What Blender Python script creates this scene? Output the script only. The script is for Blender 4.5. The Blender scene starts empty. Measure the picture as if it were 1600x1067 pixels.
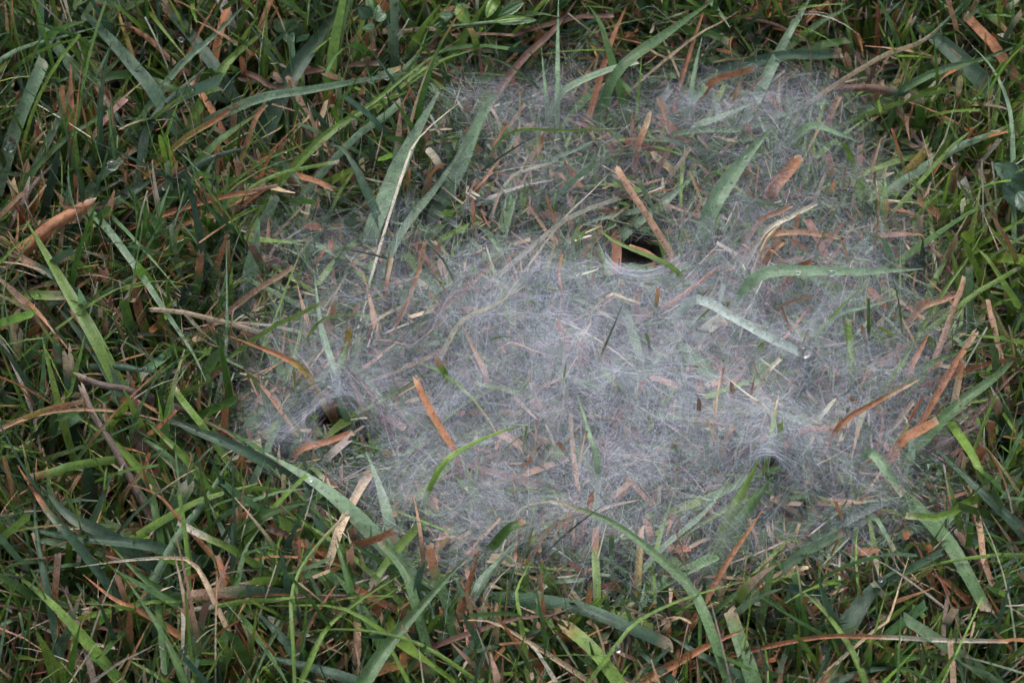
import bpy, math
import numpy as np
from mathutils import Vector

rng = np.random.default_rng(7)
scene = bpy.context.scene
R = math.radians

# ------------------------------------------------------------------ camera
PITCH = R(52.0)
DIST = 0.60
LENS = 36.0 * DIST / 0.230
TARGET = np.array([0.0, 0.0, 0.012])
FWD = np.array([0.0, math.cos(PITCH), -math.sin(PITCH)])
UPV = np.array([0.0, math.sin(PITCH), math.cos(PITCH)])
RIGHT = np.array([1.0, 0.0, 0.0])
CAM = TARGET - FWD * DIST
cam = bpy.data.cameras.new("camera")
cam.lens = LENS
cam.sensor_width = 36.0
cam.clip_start = 0.01
cam.clip_end = 200.0
cam.dof.use_dof = True
cam.dof.focus_distance = DIST - 0.01
cam.dof.aperture_fstop = 40.0
camo = bpy.data.objects.new("camera", cam)
camo.location = CAM
camo.rotation_euler = (math.pi / 2 - PITCH, 0, 0)
scene.collection.objects.link(camo)
scene.camera = camo

# ------------------------------------------------------------------ light
SUN_EL, SUN_ROT = R(58), R(-25)
world = bpy.data.worlds.new("World")
scene.world = world
world.use_nodes = True
wn = world.node_tree
wn.nodes.clear()
sky = wn.nodes.new("ShaderNodeTexSky")
sky.sky_type = 'NISHITA'
sky.sun_disc = False
sky.sun_elevation = SUN_EL
sky.sun_rotation = SUN_ROT
sky.air_density = 1.0
sky.dust_density = 2.5
sky.ozone_density = 1.0
bg = wn.nodes.new("ShaderNodeBackground")
bg.inputs[1].default_value = 0.11
wo = wn.nodes.new("ShaderNodeOutputWorld")
hsv = wn.nodes.new("ShaderNodeHueSaturation")      # overcast: the blue of the clear sky is greyed by cloud
hsv.inputs["Saturation"].default_value = 0.46
wn.links.new(sky.outputs[0], hsv.inputs["Color"])
wn.links.new(hsv.outputs[0], bg.inputs[0])
wn.links.new(bg.outputs[0], wo.inputs[0])

sun = bpy.data.lights.new("sun", 'SUN')
sun.energy = 1.0
sun.angle = R(25)
sun.color = (1.0, 0.97, 0.93)
suno = bpy.data.objects.new("sun", sun)
sd = Vector((math.sin(SUN_ROT) * math.cos(SUN_EL), math.cos(SUN_ROT) * math.cos(SUN_EL), math.sin(SUN_EL)))
suno.rotation_euler = sd.to_track_quat('Z', 'Y').to_euler()
suno.location = (0, 0, 2)
scene.collection.objects.link(suno)

scene.view_settings.view_transform = 'Standard'
scene.view_settings.look = 'None'
scene.view_settings.exposure = 1.42
scene.view_settings.gamma = 1.0
scene.cycles.use_denoising = True
scene.cycles.denoiser = "OPENIMAGEDENOISE"
scene.cycles.denoising_input_passes = "RGB_ALBEDO_NORMAL"
scene.cycles.filter_width = 1.35
scene.cycles.max_bounces = 5
scene.cycles.diffuse_bounces = 2
scene.cycles.glossy_bounces = 2
scene.cycles.transmission_bounces = 4
scene.cycles.use_adaptive_sampling = True
scene.cycles.adaptive_threshold = 0.04
scene.cycles.adaptive_min_samples = 16
scene.cycles.caustics_reflective = False
scene.cycles.caustics_refractive = True
scene.cycles.transparent_max_bounces = 8
scene.cycles.debug_use_spatial_splits = False
scene.render.film_transparent = False

# ------------------------------------------------------------------ helpers
def ray(px, py):
    """unnormalised view ray through a pixel of the 1600 x 1067 photograph"""
    px = np.asarray(px, float); py = np.asarray(py, float)
    dx = (px - 800.0) / 1600.0 * 36.0 / LENS
    dy = (533.5 - py) / 1600.0 * 36.0 / LENS
    return FWD + dx[..., None] * RIGHT + dy[..., None] * UPV

def at(px, py, z):
    """the place at height z that is seen at a pixel"""
    d = ray(px, py)
    t = (np.asarray(z, float) - CAM[2]) / d[..., 2]
    return CAM + d * t[..., None]

def proj(p):
    q = p - CAM
    w = q @ FWD
    k = LENS / 36.0 * 1600.0
    return 800.0 + (q @ RIGHT) / w * k, 533.5 - (q @ UPV) / w * k, w

def sines(x, y, seed, f0, octaves=3):
    r = np.random.default_rng(seed)
    out = np.zeros(np.broadcast(x, y).shape); amp = 1.0; f = f0; tot = 0
    for o in range(octaves):
        for _ in range(4):
            a = r.uniform(0, 2 * math.pi); ph = r.uniform(0, 2 * math.pi)
            ff = f * r.uniform(.7, 1.3)
            out = out + amp * .5 * np.sin((x * math.cos(a) + y * math.sin(a)) * ff + ph)
        tot += amp; amp *= .5; f *= 2.1
    return out / tot

# ---- colour of plant matter (base colours, linear)
PAL = {
    'b': (.048, .100, .054), 'g': (.058, .130, .024), 'l': (.142, .240, .036),
    'm': (.097, .182, .064), 's': (.190, .290, .165), 'y': (.330, .240, .060),
    'o': (.360, .158, .074), 't': (.500, .370, .240), 'r': (.160, .084, .060), 'q': (.46, .53, .48),
    'p': (.395, .235, .145), 'w': (.600, .540, .420), 'k': (.150, .105, .085),
    'd': (.018, .020, .018),
}
PAL = {k: np.array(v) for k, v in PAL.items()}

# ------------------------------------------------------------------ materials
def new_mat(name):
    m = bpy.data.materials.new(name)
    m.use_nodes = True
    nt = m.node_tree
    nt.nodes.clear()
    return m, nt, nt.nodes, nt.links

def blade_material(name, rough=.5, trans=.22, dew=.5, vein=(.86, 1.08), spot=.55):
    m, nt, N, L = new_mat(name)
    col = N.new("ShaderNodeAttribute"); col.attribute_name = "Col"
    uv = N.new("ShaderNodeUVMap"); uv.uv_map = "UVMap"
    geo = N.new("ShaderNodeNewGeometry")
    sx = N.new("ShaderNodeSeparateXYZ"); L.new(uv.outputs[0], sx.inputs[0])
    # long veins across the width
    mu = N.new("ShaderNodeMath"); mu.operation = 'MULTIPLY'; mu.inputs[1].default_value = 62.0
    L.new(sx.outputs[0], mu.inputs[0])
    si = N.new("ShaderNodeMath"); si.operation = 'SINE'; L.new(mu.outputs[0], si.inputs[0])
    vr = N.new("ShaderNodeMapRange"); vr.inputs[1].default_value = -1; vr.inputs[2].default_value = 1
    vr.inputs[3].default_value = vein[0]; vr.inputs[4].default_value = vein[1]
    L.new(si.outputs[0], vr.inputs[0])
    # blotches along the blade
    no = N.new("ShaderNodeTexNoise"); no.inputs["Scale"].default_value = 420; no.inputs["Detail"].default_value = 4
    L.new(geo.outputs["Position"], no.inputs["Vector"])
    nr = N.new("ShaderNodeMapRange"); nr.inputs[1].default_value = .3; nr.inputs[2].default_value = .7
    nr.inputs[3].default_value = .72; nr.inputs[4].default_value = 1.25
    L.new(no.outputs["Fac"], nr.inputs[0])
    # fine dark flecks of wear
    n2 = N.new("ShaderNodeTexNoise"); n2.inputs["Scale"].default_value = 1900; n2.inputs["Detail"].default_value = 2
    L.new(geo.outputs["Position"], n2.inputs["Vector"])
    n2r = N.new("ShaderNodeMapRange"); n2r.inputs[1].default_value = .33; n2r.inputs[2].default_value = .46
    n2r.inputs[3].default_value = spot; n2r.inputs[4].default_value = 1.0
    L.new(n2.outputs["Fac"], n2r.inputs[0])
    a = N.new("ShaderNodeMath"); a.operation = 'MULTIPLY'; L.new(vr.outputs[0], a.inputs[0]); L.new(nr.outputs[0], a.inputs[1])
    b = N.new("ShaderNodeMath"); b.operation = 'MULTIPLY'; L.new(a.outputs[0], b.inputs[0]); L.new(n2r.outputs[0], b.inputs[1])
    mx = N.new("ShaderNodeVectorMath"); mx.operation = 'SCALE'
    L.new(col.outputs["Color"], mx.inputs[0]); L.new(b.outputs[0], mx.inputs["Scale"])
    # film of tiny dew: pale dots
    vo = N.new("ShaderNodeTexVoronoi"); vo.inputs["Scale"].default_value = 2600
    L.new(geo.outputs["Position"], vo.inputs["Vector"])
    vor = N.new("ShaderNodeMapRange"); vor.inputs[1].default_value = .30; vor.inputs[2].default_value = .12
    vor.inputs[3].default_value = 0; vor.inputs[4].default_value = dew
    L.new(vo.outputs["Distance"], vor.inputs[0])
    dm = N.new("ShaderNodeMath"); dm.operation = 'MULTIPLY'; L.new(vor.outputs[0], dm.inputs[0]); L.new(col.outputs["Alpha"], dm.inputs[1])
    mixc = N.new("ShaderNodeMix"); mixc.data_type = 'RGBA'
    L.new(dm.outputs[0], mixc.inputs[0]); L.new(mx.outputs[0], mixc.inputs[6]); mixc.inputs[7].default_value = (.62, .68, .66, 1)
    bp = N.new("ShaderNodeBump"); bp.inputs["Strength"].default_value = .35; bp.inputs["Distance"].default_value = .0002
    ad = N.new("ShaderNodeMath"); ad.operation = 'ADD'; L.new(si.outputs[0], ad.inputs[0]); L.new(n2.outputs["Fac"], ad.inputs[1])
    L.new(ad.outputs[0], bp.inputs["Height"])
    pr = N.new("ShaderNodeBsdfPrincipled"); pr.inputs["Roughness"].default_value = rough
    pr.inputs["Specular IOR Level"].default_value = .5
    L.new(mixc.outputs[2], pr.inputs["Base Color"]); L.new(bp.outputs[0], pr.inputs["Normal"])
    tr = N.new("ShaderNodeBsdfTranslucent"); L.new(mixc.outputs[2], tr.inputs[0])
    ms = N.new("ShaderNodeMixShader"); ms.inputs[0].default_value = trans
    L.new(pr.outputs[0], ms.inputs[1]); L.new(tr.outputs[0], ms.inputs[2])
    out = N.new("ShaderNodeOutputMaterial"); L.new(ms.outputs[0], out.inputs[0])
    return m

MAT_BLADE = blade_material("grass_blade", .36, .27, .30)
MAT_DRY = blade_material("dry_grass", .65, .2, .25, (.66, 1.22), .42)

def silk_material():
    m, nt, N, L = new_mat("spider_silk")
    df = N.new("ShaderNodeBsdfDiffuse"); df.inputs[0].default_value = (.74, .75, .85, 1)
    tr = N.new("ShaderNodeBsdfTranslucent"); tr.inputs[0].default_value = (.74, .75, .85, 1)
    ms = N.new("ShaderNodeMixShader"); ms.inputs[0].default_value = .45
    L.new(df.outputs[0], ms.inputs[1]); L.new(tr.outputs[0], ms.inputs[2])
    out = N.new("ShaderNodeOutputMaterial"); L.new(ms.outputs[0], out.inputs[0])
    return m
MAT_SILK = silk_material()

def water_material():
    m, nt, N, L = new_mat("dew_water")
    pr = N.new("ShaderNodeBsdfPrincipled")
    pr.inputs["Base Color"].default_value = (1, 1, 1, 1)
    pr.inputs["Roughness"].default_value = .02
    pr.inputs["IOR"].default_value = 1.333
    pr.inputs["Transmission Weight"].default_value = 1.0
    out = N.new("ShaderNodeOutputMaterial"); L.new(pr.outputs[0], out.inputs[0])
    return m
MAT_WATER = water_material()

def soil_material():
    m, nt, N, L = new_mat("soil")
    tc = N.new("ShaderNodeTexCoord")
    no = N.new("ShaderNodeTexNoise"); no.inputs["Scale"].default_value = 160; no.inputs["Detail"].default_value = 6
    L.new(tc.outputs["Object"], no.inputs["Vector"])
    cr = N.new("ShaderNodeValToRGB")
    cr.color_ramp.elements[0].position = .3; cr.color_ramp.elements[0].color = (.016, .011, .008, 1)
    cr.color_ramp.elements[1].position = .75; cr.color_ramp.elements[1].color = (.075, .048, .030, 1)
    L.new(no.outputs["Fac"], cr.inputs[0])
    bp = N.new("ShaderNodeBump"); bp.inputs["Distance"].default_value = .003; L.new(no.outputs["Fac"], bp.inputs["Height"])
    pr = N.new("ShaderNodeBsdfPrincipled"); pr.inputs["Roughness"].default_value = .95
    L.new(cr.outputs[0], pr.inputs["Base Color"]); L.new(bp.outputs[0], pr.inputs["Normal"])
    out = N.new("ShaderNodeOutputMaterial"); L.new(pr.outputs[0], out.inputs[0])
    return m

# ------------------------------------------------------------------ mesh helper
def mesh_np(name, verts, faces, col=None, uv=None, mat=None, smooth=True):
    """verts (n,3), faces (m,k) of one size k, col (n,4) and uv (n,2) per vertex"""
    me = bpy.data.meshes.new(name)
    n, (m, k) = len(verts), faces.shape
    me.vertices.add(n); me.vertices.foreach_set("co", np.ascontiguousarray(verts, np.float32).ravel())
    me.loops.add(m * k); me.loops.foreach_set("vertex_index", np.ascontiguousarray(faces, np.int32).ravel())
    me.polygons.add(m)
    me.polygons.foreach_set("loop_start", np.arange(0, m * k, k, dtype=np.int32))
    me.polygons.foreach_set("loop_total", np.full(m, k, np.int32))
    me.polygons.foreach_set("use_smooth", np.full(m, smooth, bool))
    me.update(calc_edges=True)
    if col is not None:
        a = me.color_attributes.new("Col", 'FLOAT_COLOR', 'POINT')
        a.data.foreach_set("color", np.ascontiguousarray(col, np.float32).ravel())
    if uv is not None:
        u = me.uv_layers.new(name="UVMap")
        u.data.foreach_set("uv", np.ascontiguousarray(uv[faces.ravel()], np.float32).ravel())
    if mat is not None:
        me.materials.append(mat)
    return me

def link(name, me, parent=None, loc=None):
    o = bpy.data.objects.new(name, me)
    scene.collection.objects.link(o)
    if loc is not None: o.location = loc
    if parent is not None: o.parent = parent
    return o

def tag(o, label, cat=None, group=None, kind=None):
    o["label"] = label
    if cat: o["category"] = cat
    if group: o["group"] = group
    if kind: o["kind"] = kind
    return o

# ------------------------------------------------------------------ ground
t = np.linspace(-1, 1, 341)
g = t * .36 + 30.0 * t ** 11
gx, gy = np.meshgrid(g, g)
fade = np.exp(-(gx ** 2 + gy ** 2) / .5)
gz = sines(gx, gy, 3, 90.0) * .003 * fade - .001
for hx, hy, rad, dep in ((1000, 388, .0060, .028),):
    hp = at(hx, hy, 0.010)
    gz = gz - dep * np.exp(-(((gx - hp[0]) ** 2 + (gy - hp[1]) ** 2) / rad ** 2) ** 1.5)
gv = np.stack([gx, gy, gz], -1).reshape(-1, 3)
n = len(g)
i = np.arange(n - 1)[:, None] * n + np.arange(n - 1)[None, :]
gf = np.stack([i, i + 1, i + n + 1, i + n], -1).reshape(-1, 4)
go = link("ground", mesh_np("ground", gv, gf, mat=soil_material()))
tag(go, "dark damp soil seen between the grass blades", kind="structure")

# ------------------------------------------------------------------ web sheet: height and density
def hs(x, y):
    """height of the silk sheet above the soil (metres)"""
    h = .0155 + .0030 * sines(x, y, 11, 75.0, 2) + .0012 * sines(x, y, 12, 300.0, 2) + .0030 * (.35 - np.abs(sines(x, y, 13, 170.0, 2)))
    for px, py, dz, r in PEAKS_W:
        h = h + dz * np.exp(-((x - px) ** 2 + (y - py) ** 2) / r ** 2)
    return h
PEAKS = [(1195, 690, .0060, .009), (540, 600, .0050, .010), (1000, 425, .0022, .012), (1205, 640, .002, .012),
         (820, 660, -.003, .012), (700, 150, .004, .010), (985, 360, -.005, .010), (1270, 150, .003, .010),
         (1240, 540, .003, .010), (850, 420, .003, .008), (660, 330, .003, .012), (900, 540, .002, .006), (1300, 700, .002, .01)]
PEAKS_W = []
for (px, py, dz, r) in PEAKS:
    p = at(px, py, .016); PEAKS_W.append((p[0], p[1], dz, r))

BLOBS = [(960, 470, 210, 110, 1.25), (1180, 650, 170, 85, 1.15), (760, 590, 190, 110, .80), (900, 735, 240, 85, .95),
         (1000, 150, 240, 42, .75), (790, 155, 75, 38, .75), (1200, 170, 90, 55, .60), (1080, 560, 280, 105, .70),
         (520, 580, 110, 95, .50), (700, 440, 170, 90, .45), (1250, 300, 130, 100, .46), (1350, 480, 105, 130, .48),
         (900, 255, 190, 70, .46), (1330, 720, 120, 75, .60), (1090, 840, 230, 65, .38), (690, 820, 100, 62, .55),
         (480, 420, 85, 85, .26), (560, 330, 85, 50, .26), (440, 650, 60, 40, .50), (1420, 600, 60, 100, .25),
         (1200, 430, 160, 70, .55), (1330, 240, 60, 50, .45), (660, 650, 120, 80, .5), (800, 820, 160, 50, .45),
         (1440, 820, 80, 40, .22), (1000, 900, 160, 35, .18), (430, 530, 70, 110, .22), (1100, 250, 120, 60, .25), (600, 740, 90, 50, .25), (1480, 700, 60, 90, .16)]
HOLES = [(1000, 394, 48, 25, 1.0), (980, 335, 60, 45, .75), (530, 662, 46, 26, .95), (1202, 734, 30, 16, .9),
         (560, 700, 60, 40, .9), (1010, 300, 60, 60, .35), (1170, 760, 60, 40, .5), (820, 665, 30, 20, .5),
         (1250, 590, 70, 35, .35), (430, 470, 60, 40, .4)]
def density(px, py):
    s = np.zeros(np.shape(px))
    for x, y, rx, ry, a in BLOBS:
        q = ((px - x) / rx) ** 2 + ((py - y) / ry) ** 2
        s = s + a * np.exp(-q * .8)
    s = np.maximum(0, s + .30 * sines(px, py, 91, .030, 3) * np.clip(s * 3, 0, 1))
    d = (1 - np.exp(-s * .62)) ** 1.6
    for x, y, rx, ry, a in HOLES:
        d = d * (1 - a * np.exp(-(((px - x) / rx) ** 2 + ((py - y) / ry) ** 2) ** 1.6))
    return d

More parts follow.
